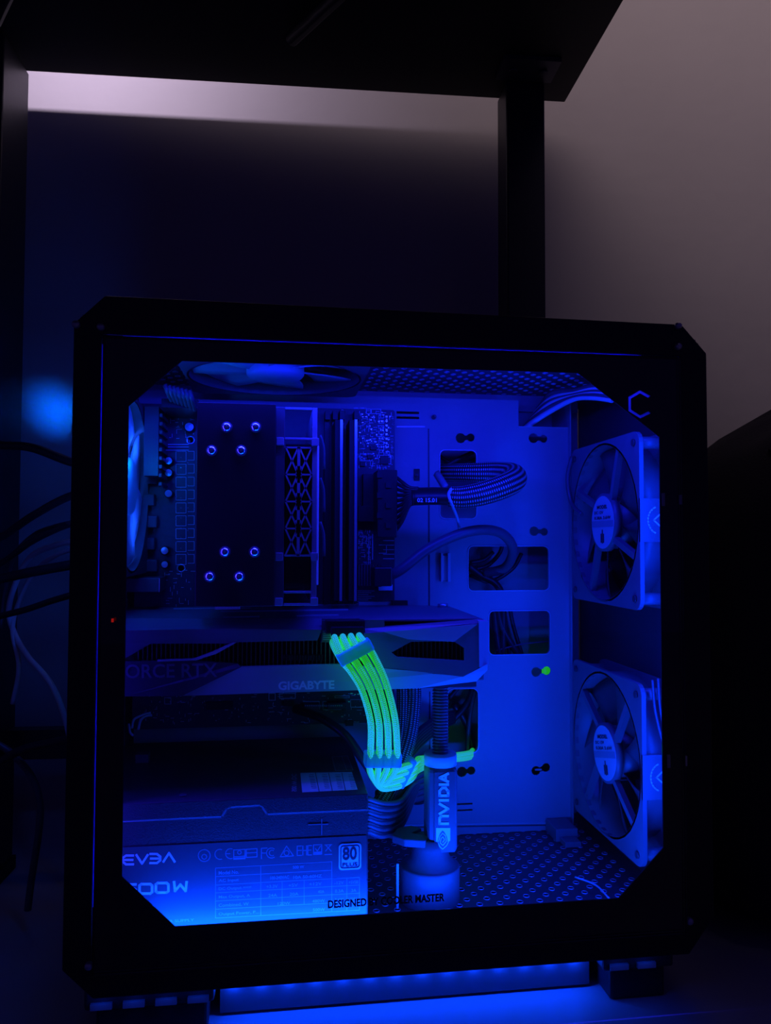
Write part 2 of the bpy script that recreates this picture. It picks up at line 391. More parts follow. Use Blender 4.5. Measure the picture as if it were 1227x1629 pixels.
# rear wall with fan opening and card slots
rz = []
b = MB(); b.plate([[(.006, .053), (.202, .053), (.202, .416), (.006, .416)], circ(.088, .325, .057, 28), [(.122-.0, .16), (.150, .16), (.150, .25), (.122, .25)], [(.155, .30), (.188, .30), (.188, .39), (.155, .39)]], -.1128, -.1118, 'x')
b.build('rear_panel', M['darksteel'], case)
b = MB()
for rr in (.018, .030, .042, .053): b.lathe([(rr-.0007, 0), (rr+.0007, 0), (rr+.0007, .001), (rr-.0007, .001), (rr-.0007, 0)], (-.1140, .088, .325), (1, 0, 0), 28)
for a in range(4): q = a*PI/4; c_, s_ = math.cos(q)*.057, math.sin(q)*.057; b.cyl((-.1135, .088-c_, .325-s_), (-.1135, .088+c_, .325+s_), .0007, n=6)
b.build('fan_grille', M['darksteel'], case)
# tray with its cable openings and key holes
def tb(u0, v0, u1, v1, r=.004, Y=.165): a = at(u0, v1, Y); c = at(u1, v0, Y); return rrect(a.x, c.x, a.z, c.z, r)
def keyhole(u0, v0, u1, v1, ra=.0042, rb=.0034, Y=.165):
    a = at(u0, v0, Y); c = at(u1, v1, Y); d = Vector((c.x-a.x, c.z-a.z)); an = math.atan2(d.y, d.x); n = 9; out = []
    h1, h2 = .45, .55
    out += [(a.x+ra*math.cos(an+h1+(2*PI-2*h1)*i/n), a.z+ra*math.sin(an+h1+(2*PI-2*h1)*i/n)) for i in range(n+1)]
    out += [(c.x+rb*math.cos(an+PI+h2+(2*PI-2*h2)*i/n), c.z+rb*math.sin(an+PI+h2+(2*PI-2*h2)*i/n)) for i in range(n+1)]
    return out
nA = at(825, 637, .165); nB = at(880, 680, .165)
holes = [tb(700, 717, 758, 825), tb(745, 869, 873, 940), tb(778, 971, 875, 1042), tb(712, 1095, 761, 1199, .005),
         tb(631, 655, 667, 658, .0005), tb(631, 663, 667, 666, .0005), tb(727, 1277, 752, 1281, .0005), tb(722, 1287, 752, 1291, .0005), tb(658, 746, 668, 765, .0008)]
keys = [keyhole(733, 697, 749, 696), keyhole(849, 697, 865, 698), keyhole(850, 845, 866, 846, .0040, .0033), keyhole(853, 1069, 870, 1067, .0040, .0036), keyhole(735, 1228, 750, 1226), ]
# the S shaped key hole
sA = at(853, 1225, .165); sB = at(868, 1222, .165)
keys.append(keyhole(853, 1226, 869, 1221, .0038, .0036))
trayo = [(-.108, .054), (.2385, .054), (.2385, nB.z), (nA.x, nB.z), (nA.x, .4055), (-.108, .4055)]
b = MB(); b.plate([trayo]+holes+keys, .165, .1662); b.build('motherboard_tray', M['tray'], case)
b = MB(); q = at(853, 1214, .1648); b.box(q.x-.001, q.x+.0045, .1640, .1650, q.z-.0058, q.z-.0045); b.build('hook', M['tray'], case)
for x0, x1, z0, z1 in ((nA.x, .2385, nB.z-.0004, nB.z+.0002),):
    b = MB(); b.box(x0, x1, .1642, .1665, z0, z1); b.build('tray_lip', M['edge'], case)
def bar(u0, v0, u1, v1, Y, th, mt, nm, parent, dep=.0008):
    a = at(u0, v0, Y); c = at(u1, v1, Y); q = MB(); d = (c-a).normalized(); n_ = Vector((-d.z, 0, d.x))*th/2
    k = q.add([a-n_, c-n_, c+n_, a+n_]+[p-Vector((0, dep, 0)) for p in (a-n_, c-n_, c+n_, a+n_)])
    for f in ((0,1,2,3),(4,7,6,5),(0,4,5,1),(1,5,6,2),(2,6,7,3),(3,7,4,0)): q.face([k+i for i in f])
    return q.build(nm, mt, parent)
bar(682, 682, 683, 966, .1650, .0012, M['darksteel'], 'tray_crease', case, .0003)  # folds drawn as bars: dark for shade, pale for highlight
bar(676, 679, 631, 679, .1650, .0012, M['edge'], 'tray_crease', case, .0008)
bar(684, 1100, 684, 1312, .1650, .0010, M['darksteel'], 'tray_crease', case, .0003)
bar(590, 1313, 905, 1308, .1650, .0011, M['edge'], 'tray_crease', case, .0012)
bar(590, 1317, 905, 1312, .1650, .0010, M['darksteel'], 'tray_crease', case, .0003)
# rolled rims of the openings
for (u0, v0, u1, v1), r_ in (((700, 717, 758, 825), .004), ((745, 869, 873, 940), .004), ((778, 971, 875, 1042), .004), ((712, 1095, 761, 1199), .005)):
    a = at(u0, v1, .165); c = at(u1, v0, .165); o_ = rrect(a.x-.0004, c.x+.0004, a.z-.0004, c.z+.0004, r_+.0004); i_ = rrect(a.x+.0002, c.x-.0002, a.z+.0002, c.z-.0002, r_)
    b = MB(); b.plate([o_, i_], .1643, .1668); b.build('opening_rim', M['edge'], case)
# clip bracket standing on the tray
a = at(700, 925, .165); c = at(715, 880, .165)
b = MB(); b.box(a.x, a.x+.0016, .160, .165, a.z, c.z); b.box(c.x-.0022, c.x, .160, .165, a.z, c.z); b.box(a.x, c.x, .1635, .165, a.z+.001, c.z-.002)
b.build('cable_bracket', M['edge'], case)
# screw at the top of the tray
for (u, v, r_) in ((690, 664, .0018), (662, 757, .0014)):
    p = at(u, v, .165); b = MB(); b.cyl(p, p-Vector((0, .004, 0)), r_, n=8); b.cyl(p-Vector((0, .004, 0)), p-Vector((0, .006, 0)), r_*.6, n=8); b.build('standoff_screw', M['darksteel'], case)
# back corner behind the tray top, and front wall with fan openings
b = MB(); b.box(-.11, .26, .197, .199, .402, .416); b.build('top_flange', M['tray'], case)
b = MB(); b.plate([[(.006, .054), (.2029, .054), (.2029, .415), (.006, .415)], circ(.094, .303, .056, 28), circ(.094, .1345, .056, 28)], .2630, .2638, 'x'); b.build('fan_wall', M['darksteel'], case)
b = MB(); b.box(.2385, .2395, .1605, .203, .054, .4155); b.build('tray_side_flange', M['tray'], case)
# the side panel: glass, painted border with window, lettering and logo
def inset(u, v): p = at(u, v, 0); return (p.x, p.z)
win = [(-.0553, .0741), (.2046, .0741), (.2335, .1025), (.2340, .3537), (.1813, .3920), (-.0555, .3912), (-.0845, .3645), (-.0842, .1030)]
lc = at(1019, 643, 0); lr = .0088
hexa = [(lc.x+lr*math.cos(R(a)), lc.z+lr*math.sin(R(a))) for a in (38, 90, 150, 210, 270, 322)]
hexi = [(lc.x+lr*.78*math.cos(R(a)), lc.z+lr*.78*math.sin(R(a))) for a in (322, 270, 210, 150, 90, 38)]
b = MB(); b.plate([[(PX0, PZ0), (PX1, PZ0), (PX1, PZ1), (PX0, PZ1)], win, hexa+hexi], .0003, .0010); pb = b.build('painted_border', M['gloss'], case)
b = MB(); b.plate([hexa+hexi], .0004, .0009); b.build('logo_mark', M['logo'], case)['label'] = 'translucent hexagonal C shaped logo'
b = MB(); b.box(PX0, PX1, -.0030, 0, PZ0, PZ1); gp = b.build('side_glass', M['glass'], case, bevel=.0006)
for x0, x1, z0, z1 in ((PX0+.010, PX1-.024, PZ1, PZ1+g), (PX0-g, PX0, PZ0+.035, PZ1-.004)): b = MB(); b.box(x0, x1, .0012, .0022, z0, z1); b.build('edge_diffuser', M['diffuser'], case)  # translucent strips added in the gap to show as lit edge lines
for x0, x1, z0, z1 in ((PX0-g, PX1+g, PZ0-g, PZ0), (PX1, PX1+g, PZ0, PZ1), (PX1-.024, PX1, PZ1, PZ1+g), (PX0-g, PX0+.010, PZ1, PZ1+g), (PX0-g, PX0, PZ1-.004, PZ1), (PX0-g, PX0, PZ0, PZ0+.035)):  # opaque strips added to stop light leaking through the gap
    b = MB(); b.box(x0, x1, .0012, .0022, z0, z1); b.build('edge_blocker', M['rubber'], case)
text('DESIGNED BY COOLER MASTER', (lambda s, q: Vector((.0296+s*.0680, .0002, .0788+q*.0046))), M['gloss'], case, bold=.035, th=-.0001)
# thumb screws of the panel and pale boxes standing in for lit spots on the front
for u, v in ((1078, 552), (1096, 1464), (142, 1535), (122, 517), (1078, 519), (161, 521)):
    p = at(u, v, 0); b = MB(); b.lathe([(0, -.003), (.0014, -.0028), (.0022, -.002), (.0022, 0)], p, (0, 1, 0), 12); b.build('thumb_screw', M['alum'], case)
for u, v in ((1082, 795), (1091, 1210)):
    p = at(u, v, -.0005); b = MB(); b.box(p.x-.0008, p.x+.0006, -.0015, 0, p.z-.0030, p.z+.0030); b.box(p.x-.012, p.x-.010, -.0008, 0, p.z-.004, p.z+.004); b.build('lit_spot', M['alum'], case)
# feet and the rail below
for x0, x1 in ((-.108, -.035), (.203, .250)):
    b = MB(); b.box(x0, x1, .020, .050, .020, Z0); b.box(x0+.006, x1-.004, .024, .046, .0, .020); b.build('foot', M['footblack'], case, bevel=.002)
    for k in range(int((x1-x0)/.018)):
        q = MB(); q.box(x0+.004+k*.018, x0+.016+k*.018, .0180, .020, .0215, .0250); q.build('foot_rib', M['edge'], case)
for x0 in (-.108, .176):
    b = MB(); b.box(x0, x0+.075, .155, .194, .0, Z0); b.build('foot', M['footblack'], case, bevel=.002)
b = MB(); b.box(-.033, .202, .040, .046, .002, Z0); b.build('bottom_rail', M['floorrail'], case)
b = MB(); b.box(-.033, .202, .031, .040, .0224, .0240); b.build('rail_lip', M['footblack'], case)
b = MB(); b.box(-.033, .202, .031, .033, .0240, Z0); b.build('rail_web', M['footblack'], case)
p = at(181, 986, 0); b = MB(); b.box(p.x-.0006, p.x+.0006, -.0034, -.003, p.z-.001, p.z+.001); b.build('red_indicator', M['redled'], case)

# LED strips
def strip(nm, label, x0, x1, y, z, face, n):
    t = thing(nm, label, 'led strip', ((x0+x1)/2, y, z), 'blue LED strips')
    b = MB(); b.box(x0, x1, y-.004, y+.004, z-.0004, z+.0004); b.build('tape', M['tape'], t)
    for i in range(n):
        xx = x0+(i+.5)*(x1-x0)/n; b = MB(); zz = z+face*.0004
        b.box(xx-.0018, xx+.0018, y-.0018, y+.0018, min(zz, zz+face*.0014), max(zz, zz+face*.0014)); b.build('led', M['led'], t)
    return t
strip('led_strip', 'blue LED strip stuck under the front edge of the case, lighting the floor', -.033, .200, .0362, .0217, -1, 14)
for i in range(14):
    point('under_case_led', (-.033+(i+.5)*.233/14, .0362, .0185), (.001, .05, 1), .0070, .0012)
for x in (-.098, -.080, -.062, -.044, .212, .230):
    point('under_case_led', (x, .0135, .0300), (.001, .05, 1), .0012, .0012)
strip('led_strip', 'blue LED strip on the case floor behind the bottom border of the glass', -.075, .225, .0105, .0552, 1, 18)

# ------------------------------------------------------------------ fans
def case_fan(label, loc, mtx, th, frame, blade, strut, group, sticker=True, side=True, spin=0, bw=.74, srot=0):
    t = thing('case_fan', label, 'fan', loc, group, local=True); t.matrix_world = Matrix.Translation(Vector(loc)) @ mtx
    h = th/2
    for z0, z1 in ((-h, -h+.003), (h-.003, h)):
        b = MB(); b.plate([rrect(-.06, .06, -.06, .06, .008), circ(0, 0, .057, 36)], z0, z1, 'z'); b.build('frame_flange', frame, t)
    b = MB(); b.lathe([(.057, -h), (.0585, -h), (.0585, h), (.057, h), (.057, -h)], (0, 0, 0), (0, 0, 1), 36)
    for sx in (-1, 1):
        for sy in (-1, 1): b.cyl((sx*.0525, sy*.0525, -h+.002), (sx*.0525, sy*.0525, h-.002), .0042, n=10)
    b.build('frame_duct', frame, t)
    for sx in (-1, 1):
        for sy in (-1, 1): b = MB(); b.cyl((sx*.0525, sy*.0525, h), (sx*.0525, sy*.0525, h+.0012), .0024, n=10); b.build('mounting_screw', M['darksteel'], t)
    b = MB(); b.lathe([(0, -h+.001), (.018, -h+.001), (.0195, -h+.003), (.0195, h-.006), (0, h-.006)], (0, 0, 0), (0, 0, 1), 28); b.build('hub', blade, t)
    for k in range(7):
        b = MB(); a0 = spin+2*PI*k/7; rows = []
        for i in range(6):
            rr = .0190+.0365*i/5; sw = .30*i/5; row = []
            for j in range(5):
                f_ = j/4; an = a0+sw+f_*bw; z = (-h+.004)+(f_)*(th-.012)
                row.append((rr*math.cos(an), rr*math.sin(an), z))
            rows.append(row)
        flat = [p for r_ in rows for p in r_]; n = b.add(flat+[(x, y, z+.0009) for x, y, z in flat]); N = len(flat)
        for i in range(5):
            for j in range(4):
                a_, c_ = n+i*5+j, n+(i+1)*5+j
                b.face((a_, a_+1, c_+1, c_), True); b.face((a_+N, c_+N, c_+1+N, a_+1+N), True)
        for i in range(5): b.face((n+i*5, n+(i+1)*5, n+(i+1)*5+N, n+i*5+N)); b.face((n+i*5+4, n+i*5+4+N, n+(i+1)*5+4+N, n+(i+1)*5+4))
        for j in range(4): b.face((n+j, n+j+N, n+j+1+N, n+j+1)); b.face((n+25+j, n+26+j, n+26+j+N, n+25+j+N))
        b.build('blade', blade, t)
    # stator: disc and four struts on the outlet side
    b = MB(); b.lathe([(0, h-.0005), (.0215, h-.0005), (.0215, h-.005), (0, h-.005)], (0, 0, 0), (0, 0, 1), 32); hubc = b.build('motor_cap', frame, t)
    for k in range(4):
        a_ = strut+k*PI/2; c_, s_ = math.cos(a_), math.sin(a_); e = R(12)
        T = Matrix.Translation((0, 0, 0)); p0 = Vector((c_*.020, s_*.020, h-.0028)); p1 = Vector((math.cos(a_+e)*.058, math.sin(a_+e)*.058, h-.0028))
        d = (p1-p0).normalized(); nn = Vector((-d.y, d.x, 0)); q = MB()
        v8 = [p0-nn*.0022, p1-nn*.0022, p1+nn*.0022, p0+nn*.0022]; n = q.add([v+Vector((0, 0, z)) for z in (-.002, .002) for v in v8])
        for f in ((0,3,2,1),(4,5,6,7),(0,1,5,4),(1,2,6,5),(2,3,7,6),(3,0,4,7)): q.face([n+i for i in f])
        q.build('strut', frame, t)
    if sticker:
        b = MB(); b.cyl((0, 0, h-.0005), (0, 0, h-.0001), .0195, n=32); b.build('sticker', M['sticker'], t)
        RS = Matrix.Rotation(srot, 4, 'Z'); b = MB(); b.box(-.0188, .0188, -.0035, .0012, h-.0001, h+.0001, RS); st = b.build('sticker_band', M['labelprint'], t)
        Fr = lambda x0, y0, x1, y1: (lambda s, q: RS @ Vector((x0+(x1-x0)*s, y0+(y1-y0)*q, h)))
        # lettering reads along local X, seen from +Z
        text('MODEL', Fr(-.009, .0100, .009, .0128), M['ink'], t, bold=.04)
        text('DC 12V', Fr(-.014, .0062, .002, .0085), M['ink'], t, bold=.03)
        text('0.30A 3.6W', Fr(-.014, .0022, .015, .0046), M['ink'], t, bold=.03)
        b = MB(); b.strokes([[(0, -.006), (0, -.015)], [(-.0022, -.009), (-.0022, -.0145)], [(.0022, -.009), (.0022, -.0145)]], .0017, lambda a_, c_: RS @ Vector((a_, c_, h)), .0001); b.build('sticker_mark', M['ink'], t)
    if side:
        b = MB(); b.box(.0586, .0606, -.0145, .0145, -h, h); sp = b.build('side_plate', frame, t)
        Fs = lambda a_, c_: Vector((.0607, c_*.0145, -a_*h))
        b = MB(); arc = [(.62*math.cos(R(q))+.05, .62*math.sin(R(q))) for q in range(110, 251, 14)]
        b.strokes([arc, [(.35, .45), (-.25, 0), (.35, -.45)]], .0009, Fs, .0002)
        b.build('side_logo', M['white'], t)
    return t
mR = Matrix(((0, 0, -1, 0), (-1, 0, 0, 0), (0, 1, 0, 0), (0, 0, 0, 1)))
f1 = case_fan('upper fan on the right inner wall, with an upright round sticker', (.2495, .094, .303), mR, .025, M['fangrey'], M['fanblack'], R(52), 'front fans of the case')
f2 = case_fan('lower fan on the right inner wall, with a tilted round sticker', (.2495, .094, .1345), mR, .025, M['fangrey'], M['fanblack'], R(38), 'front fans of the case', spin=.5, srot=R(14))
case_fan('glowing frosted fan on the left inner wall of the case', (-.1042, .088, .325), mR, .015, M['fanblack'], M['frost'], R(45), 'exhaust fans of the case', sticker=False, side=False, spin=.25, bw=.88)
mT = Matrix(((1, 0, 0, 0), (0, 1, 0, 0), (0, 0, 1, 0), (0, 0, 0, 1)))
case_fan('fan under the perforated top panel with a clear glossy ring', (-.003, .076, .4070), mT, .017, M['fanblack'], M['frost'], R(30), 'exhaust fans of the case', sticker=False, side=False)

# ------------------------------------------------------------------ motherboard
mb = thing('motherboard', 'circuit board mounted on the case tray, printed with pale markings', 'motherboard', (-.01, .152, .15))
BX0, BX1, BZ0, BZ1, BY = -.107, .0905, .148, .3925, .152
b = MB(); b.plate([rrect(BX0, BX1, BZ0, BZ1, .002), circ(*[at(303, 700, BY).x, at(303, 700, BY).z], .0022, 14), circ(*[at(288, 904, BY).x, at(288, 904, BY).z], .0022, 14)], BY, BY+.0016)
b.build('board', M['pcb'], mb)
for u, v in ((303, 700), (288, 904)):
    p = at(u, v, BY); b = MB(); b.lathe([(.0022, 0), (.0034, 0), (.0034, -.0003), (.0022, -.0003), (.0022, 0)], p, (0, 1, 0), 18); b.build('mounting_ring', M['solder'], mb)
for sx, sz in ((BX0+.01, BZ0+.01), (BX1-.012, BZ0+.01), (BX1-.012, BZ1-.01), (BX0+.01, BZ1-.02), (0, BZ0+.01)): b = MB(); b.cyl((sx, BY+.0017, sz), (sx, .1649, sz), .003, n=6); b.build('standoff', M['alum'], mb)
# silk print: boxes, dashes and rulings
b = MB(); F = lambda u, v: at(u, v, BY-.0001)
def pr(lines, w_=.00035): b.strokes(lines, w_, F, .00012)
for (u0, v0, u1, v1) in ((583, 651, 590, 658), (591, 651, 606, 658), (610, 724, 622, 738), (573, 722, 592, 733)):
    pr([[(u0, v0), (u1, v0), (u1, v1), (u0, v1), (u0, v0)]])
for k in range(9): v_ = 660+k*8.5; pr([[(603+(k % 2)*2, v_), (611, v_), (611, v_+5), (603, v_+5), (603, v_)]], .0003)
for k in range(150):
    u_ = random.uniform(570, 624); v_ = random.uniform(652, 745); l_ = random.uniform(1.5, 7)
    if random.random() < .45: pr([[(u_, v_), (u_, v_+l_)]], .0003)
    else: pr([[(u_, v_), (min(u_+l_, 626), v_)]], .0003)
for k in range(75):
    u_ = random.uniform(570, 590); v_ = random.uniform(842, 900); l_ = random.uniform(1.5, 7)
    pr([[(u_, v_), (u_+(l_ if k % 2 else 0), v_+(0 if k % 2 else l_))]], .0003)
for k in range(11): pr([[(569, 940+k*2.9), (596-(k % 3)*5, 940+k*2.9)]], .0003)
for k in range(5): pr([[(610, 860+k*7.2), (627, 860+k*7.2)]], .0004)
pr([[(603, 867), (615, 867), (615, 880), (603, 880)]], .0004); pr([[(593, 850), (593, 890)]], .0005); pr([[(587, 850), (587, 890)]], .0004)
# left side: grid of component outlines beside the cooler
for k in range(9):
    v_ = 718+k*20.5
    pr([[(280, v_), (296, v_), (296, v_+16), (280, v_+16), (280, v_)]], .0003); pr([[(299, v_), (309, v_), (309, v_+14), (299, v_+14)]], .0003)
for v_ in (707, 711, 716): pr([[(255+(v_-707), v_), (300, v_)]], .0005)
for k in range(60):
    u_ = random.uniform(262, 308); v_ = random.choice([random.uniform(655, 700), random.uniform(905, 962)]); l_ = random.uniform(2, 8); pr([[(u_, v_), (u_+l_*(k % 2), v_+l_*((k+1) % 2))]], .0003)
# bottom edge, between the card and the power supply
for (u0, v0, u1, v1) in ((428, 1103, 438, 1114), (445, 1103, 470, 1111), (483, 1116, 508, 1128), (514, 1116, 543, 1129), (558, 1113, 578, 1125), (262, 1110, 272, 1120), (533, 1107, 556, 1110)):
    pr([[(u0, v0), (u1, v0), (u1, v1), (u0, v1), (u0, v0)]], .0004)
for k in range(130):
    u_ = random.uniform(215, 580); v_ = random.uniform(1100, 1150); l_ = random.uniform(1.5, 8); pr([[(u_, v_), (u_+l_*(k % 2), v_+l_*((k+1) % 2)*.6)]], .0003)
b.build('silk_print', M['silk'], mb, kind='stuff')
# soldered bits
b = MB()
def smd(u, v, w_, h_, d_=.0009):
    p = at(u, v, BY); b.box(p.x-w_/2, p.x+w_/2, BY-d_, BY+.0001, p.z-h_/2, p.z+h_/2)
for k in range(70): smd(random.uniform(571, 622), random.uniform(655, 745), random.uniform(.0006, .0014), random.uniform(.0005, .0011), .0006)
for k in range(9): smd(615, 663+k*7.0, .0014, .0012, .0008)
for k in range(4): smd(607+k*3.5, 711, .0008, .0010, .0008)
for k in range(30): smd(random.uniform(571, 590), random.uniform(850, 890), .0009, .0007, .0006)
for k in range(11): smd(281+(k % 2)*18, 718+k*18, .0010, .0008, .0006); smd(288, 728+k*16, .0010, .0006, .0006)
for k in range(50): smd(random.uniform(225, 575), random.uniform(1102, 1150), random.uniform(.0006, .002), .0008, .0008)
for k in range(16): smd(547+k*1.7, 961+(k % 3)*1.5, .0005, .0012, .002)
b.build('soldered_pads', M['solder'], mb, kind='stuff')
def chip(u, v, w_, h_, d_=.0016, mt='chip', nm='chip'):
    p = at(u, v, BY); q = MB(); q.box(p.x-w_/2, p.x+w_/2, BY-d_, BY+.0001, p.z-h_/2, p.z+h_/2); return q.build(nm, M[mt], mb, bevel=.0002)
for a_ in ((594, 713, .005, .003), (611, 732, .0065, .0065), (577, 738, .004, .004), (589, 727, .0045, .003), (607, 780, .004, .004), (460, 1118, .008, .004), (350, 1122, .02, .006), (556, 1150, .006, .004)): chip(*a_)
# main chipset heat sink / dark connectors on the right side
chip(592, 790, .016, .034, .009, 'slot', 'connector_housing'); chip(588, 818, .020, .012, .010, 'slot', 'connector_housing')
chip(586, 915, .018, .017, .011, 'slot', 'connector_housing'); chip(612, 934, .011, .0045, .006, 'silk', 'header')
for k in range(8):
    p = at(571+k*4.6, 915, BY-.011); q = MB(); q.box(p.x-.0004, p.x+.0004, BY-.0116, BY-.011, p.z-.008, p.z+.008); q.build('connector_rib', M['fanblack'], mb)
chip(535, 1120, .014, .005, .008, 'slot', 'header'); chip(495, 1122, .012, .005, .008, 'slot', 'header')
for k in range(18):
    p = at(486+k*3.4, 1122, BY-.010); q = MB(); q.box(p.x-.0003, p.x+.0003, BY-.0115, BY-.008, p.z-.0004, p.z+.0004); q.build('pin', M['solder'], mb)
text('Z77 Gaming U/D', (lambda s, q: at(621.5+q*4.5, 731-s*34, BY-.0002)), M['silk'], mb, bold=.01)
text('DIMM_1 DIMM_2', (lambda s, q: at(563+s*20, 650.5-q*2.2, BY-.0002)), M['silk'], mb)
text('USB30', (lambda s, q: at(624+q*3, 676-s*14, BY-.0002)), M['silk'], mb)
# capacitors
for u, v, r_, h_ in ((268, 733, .0033, .009), (268, 752, .0033, .009), (268, 785, .0033, .009), (301, 679, .0040, .009), (262, 876, .0033, .009), (262, 898, .003, .009), (545, 655, .0022, .006)):
    p = at(u, v, BY-h_); c_ = MB(); c_.lathe([(r_, h_), (r_, .0006), (r_*.85, 0), (0, 0)], p, (0, 1, 0), 18); k_ = c_.build('capacitor', M['chip'], mb)
    c_ = MB(); c_.lathe([(r_*.8, 0), (0, -.0002)], p-Vector((0, .0001, 0)), (0, 1, 0), 16); c_.build('capacitor_top', M['alum'], k_)
for k, v in enumerate((725, 760, 795, 830, 865, 900)):
    p = at(236+(k % 2)*4, v, BY-.008); q = MB(); q.box(p.x-.0045, p.x+.0045, BY-.008, BY, p.z-.0045, p.z+.0045); q.build('choke', M['fanblack'], mb, bevel=.0008)
# rear port stack and VRM heat sink
b = MB(); b.box(-.0960, -.086, .120, BY, .335, .385); b.build('heat_sink', M['plasticdark'], mb)
for k in range(9):
    q = MB(); q.box(-.0855, -.0835, .120, .150, .328+k*.0062, .3305+k*.0062); q.build('heat_sink_fin', M['fanblack'], mb)
b = MB(); b.box(-.108, -.084, .118, BY, .252, .262); b.build('port_block', M['fanblack'], mb, bevel=.0005)
p = at(236, 955, .118); b = MB(); b.box(-.084, -.0835, .118, .1185, .252, .262); b.build('port_edge', M['alum'], mb)
# CPU power plug with ribbed wires, upper left
for k in range(7):
    p = [at(262+k*6.5, 612+k*1.5, .085), at(267+k*6.5, 624+k*2, .087), at(274+k*6, 640+k*2, .11)]
    if k == 0: cp = thing('processor_power_cable', 'short ribbed black cable at the upper left corner behind the cooler', 'cable', tuple(at(285, 640, .12)))
    q = MB(); q.tube(p, .0016, 8, 5); q.build('wire', M['wiregrey'], cp)
q = MB(); a = at(262, 640, .12); c = at(318, 655, .12); q.box(a.x, c.x, .105, BY-.0002, c.z, a.z); q.build('plug', M['connector'], cp)

# memory slots and sticks
for i, u in enumerate((520, 532, 543, 566)):
    a = at(u-5, 960, .145); c = at(u+4, 664, .145); b = MB(); b.box(a.x, c.x, .144, BY, a.z, c.z); sl = b.build('memory_slot', M['slot'], mb)
    b = MB(); b.box(a.x, c.x, .136, BY, c.z-.003, c.z+.004); b.build('slot_latch', M['slot'], sl)
def memory_stick(u, label):
    a = at(u-12, 956, .114); c = at(u+1.5, 668, .114)
    t = thing('memory_stick', label, 'memory stick', (c.x, .13, a.z), 'memory sticks')
    b = MB(); b.box(a.x, c.x-.0004, .1142, .1435, a.z, c.z); b.build('heat_spreader', M['coolblack'], t)
    b = MB(); b.box(c.x-.0019, c.x, .1126, .1140, a.z, c.z); b.build('top_edge', M['alum'], t)
    return t
memory_stick(544, 'left memory stick of the two, a thin upright bar with a bright edge')
memory_stick(567, 'right memory stick of the two, next to the white board markings')

# ------------------------------------------------------------------ CPU cooler
ck = thing('cpu_cooler', 'tall black tower cooler with eight chrome heat pipe ends and a lattice sided fan', 'cooler', (-.025, .14, .31))
CY = .018
b = MB(); b.box(-.0485, -.0022, CY, CY+.0015, .2495, .3710); b.build('top_plate', M['coolblack'], ck, bevel=.0004)
for k in range(44):
    y = CY+.0030+k*.0022
    b = MB(); b.box(-.0475, -.0030, y, y+.0005, .2505, .3700); b.build('fin', M['fins'], ck)
for (u, v) in ((361, 680), (407, 680), (337, 717), (384, 717), (358, 878), (405, 878), (334, 917), (381, 917)):
    p = at(u, v, CY); b = MB(); b.cyl((p.x, CY, p.z), (p.x, .142, p.z), .0026, n=10, caps=False); pp = b.build('heat_pipe', M['alum'], ck)
    b = MB(); b.lathe([(0, -.0048), (.0015, -.0044), (.0028, -.003), (.0034, -.0012), (.0034, 0)], (p.x, CY, p.z), (0, 1, 0), 16); b.build('pipe_cap', M['chrome'], pp)
b = MB(); b.box(-.045, -.005, .130, .1505, .29, .33); b.build('base_block', M['alum'], ck)
b = MB(); a = at(342, 960, CY); c = at(382, 952, CY); b.box(a.x, c.x, CY-.001, CY+.004, .2480, .2495); b.build('fin_clip', M['edge'], ck)
# fan clipped to its right side: seen edge on
fx0, fx1, fz0, fz1 = -.0022, .0245, .2495, .3700
def cb(name, x0, x1, z0, z1, y0=.022, y1=.025, mt='fanblack', par=ck): q = MB(); q.box(x0, x1, y0, y1, z0, z1); return q.build(name, M[mt], par, bevel=.0003)
zt = at(470, 712, .022).z; zb = at(470, 884, .022).z
fan = cb('fan_frame', fx0, fx0+.0055, fz0, fz1, .022, .140, 'fanblack'); cb('frame_rail', fx1-.0045, fx1-.0015, fz0, fz1, .022, .140, 'lattice', fan)
cb('bright_edge', fx1-.0015, fx1-.0004, .262, at(0, 700, .022).z+.0, .0205, .022, 'letter', fan)
for z0, z1 in ((fz1-.020, fz1-.0185), (fz0, fz0+.0014), (fz0+.0075, fz0+.0088), (fz1-.0015, fz1), (zt-.0006, zt+.0002), (zb-.0004, zb+.0008)): cb('cross_bar', fx0+.0055, fx1-.0045, z0, z1, mt='lattice', par=fan)
for z_ in (fz1-.0235, zb-.003, fz0):
    for x_ in (fx0+.0004, fx1-.0050): cb('clip_block', x_, x_+.0045, z_, z_+.0048, .0205, .0225, 'lattice', fan)
b = MB(); lx0, lx1 = fx0+.0062, fx1-.0048; lm = (lx0+lx1)/2; cell = (zt-zb)/4
Fz = lambda a_, c_: Vector((a_, .0215, c_))
for r_ in range(4):
    za, zb_ = zt-r_*cell, zt-(r_+1)*cell
    for xa, xb in ((lx0, lm-.0004), (lm+.0004, lx1)):
        xm = (xa+xb)/2; b.strokes([[(xa, za), (xb, zb_)], [(xb, za), (xa, zb_)]], .0010, Fz, -.0022); b.strokes([[(xa, za), (xb, za)]], .0010, Fz, -.0022)
b.strokes([[(lm, zt), (lm, zb)]], .0018, Fz, -.0022)
for r_ in range(1, 4): z_ = zt-r_*cell; b.strokes([[(lm, z_-.004), (lm, z_+.004)]], .0034, Fz, -.0022)
b.build('lattice', M['lattice'], fan)
b = MB(); b.box(lx0, lx1, .0265, .1395, fz0+.010, fz1-.022); b.build('fan_duct', M['coolblack'], fan)
for k in range(3):
    a = at(512, (722, 790, 860)[k], .045); q = MB(); q.tube([a+Vector((-.001, 0, .012)), a+Vector((.0012, 0, .004)), a+Vector((.0016, 0, -.010))], .0009, 6, 4); q.build('fan_wire', M['wiregrey'], fan)

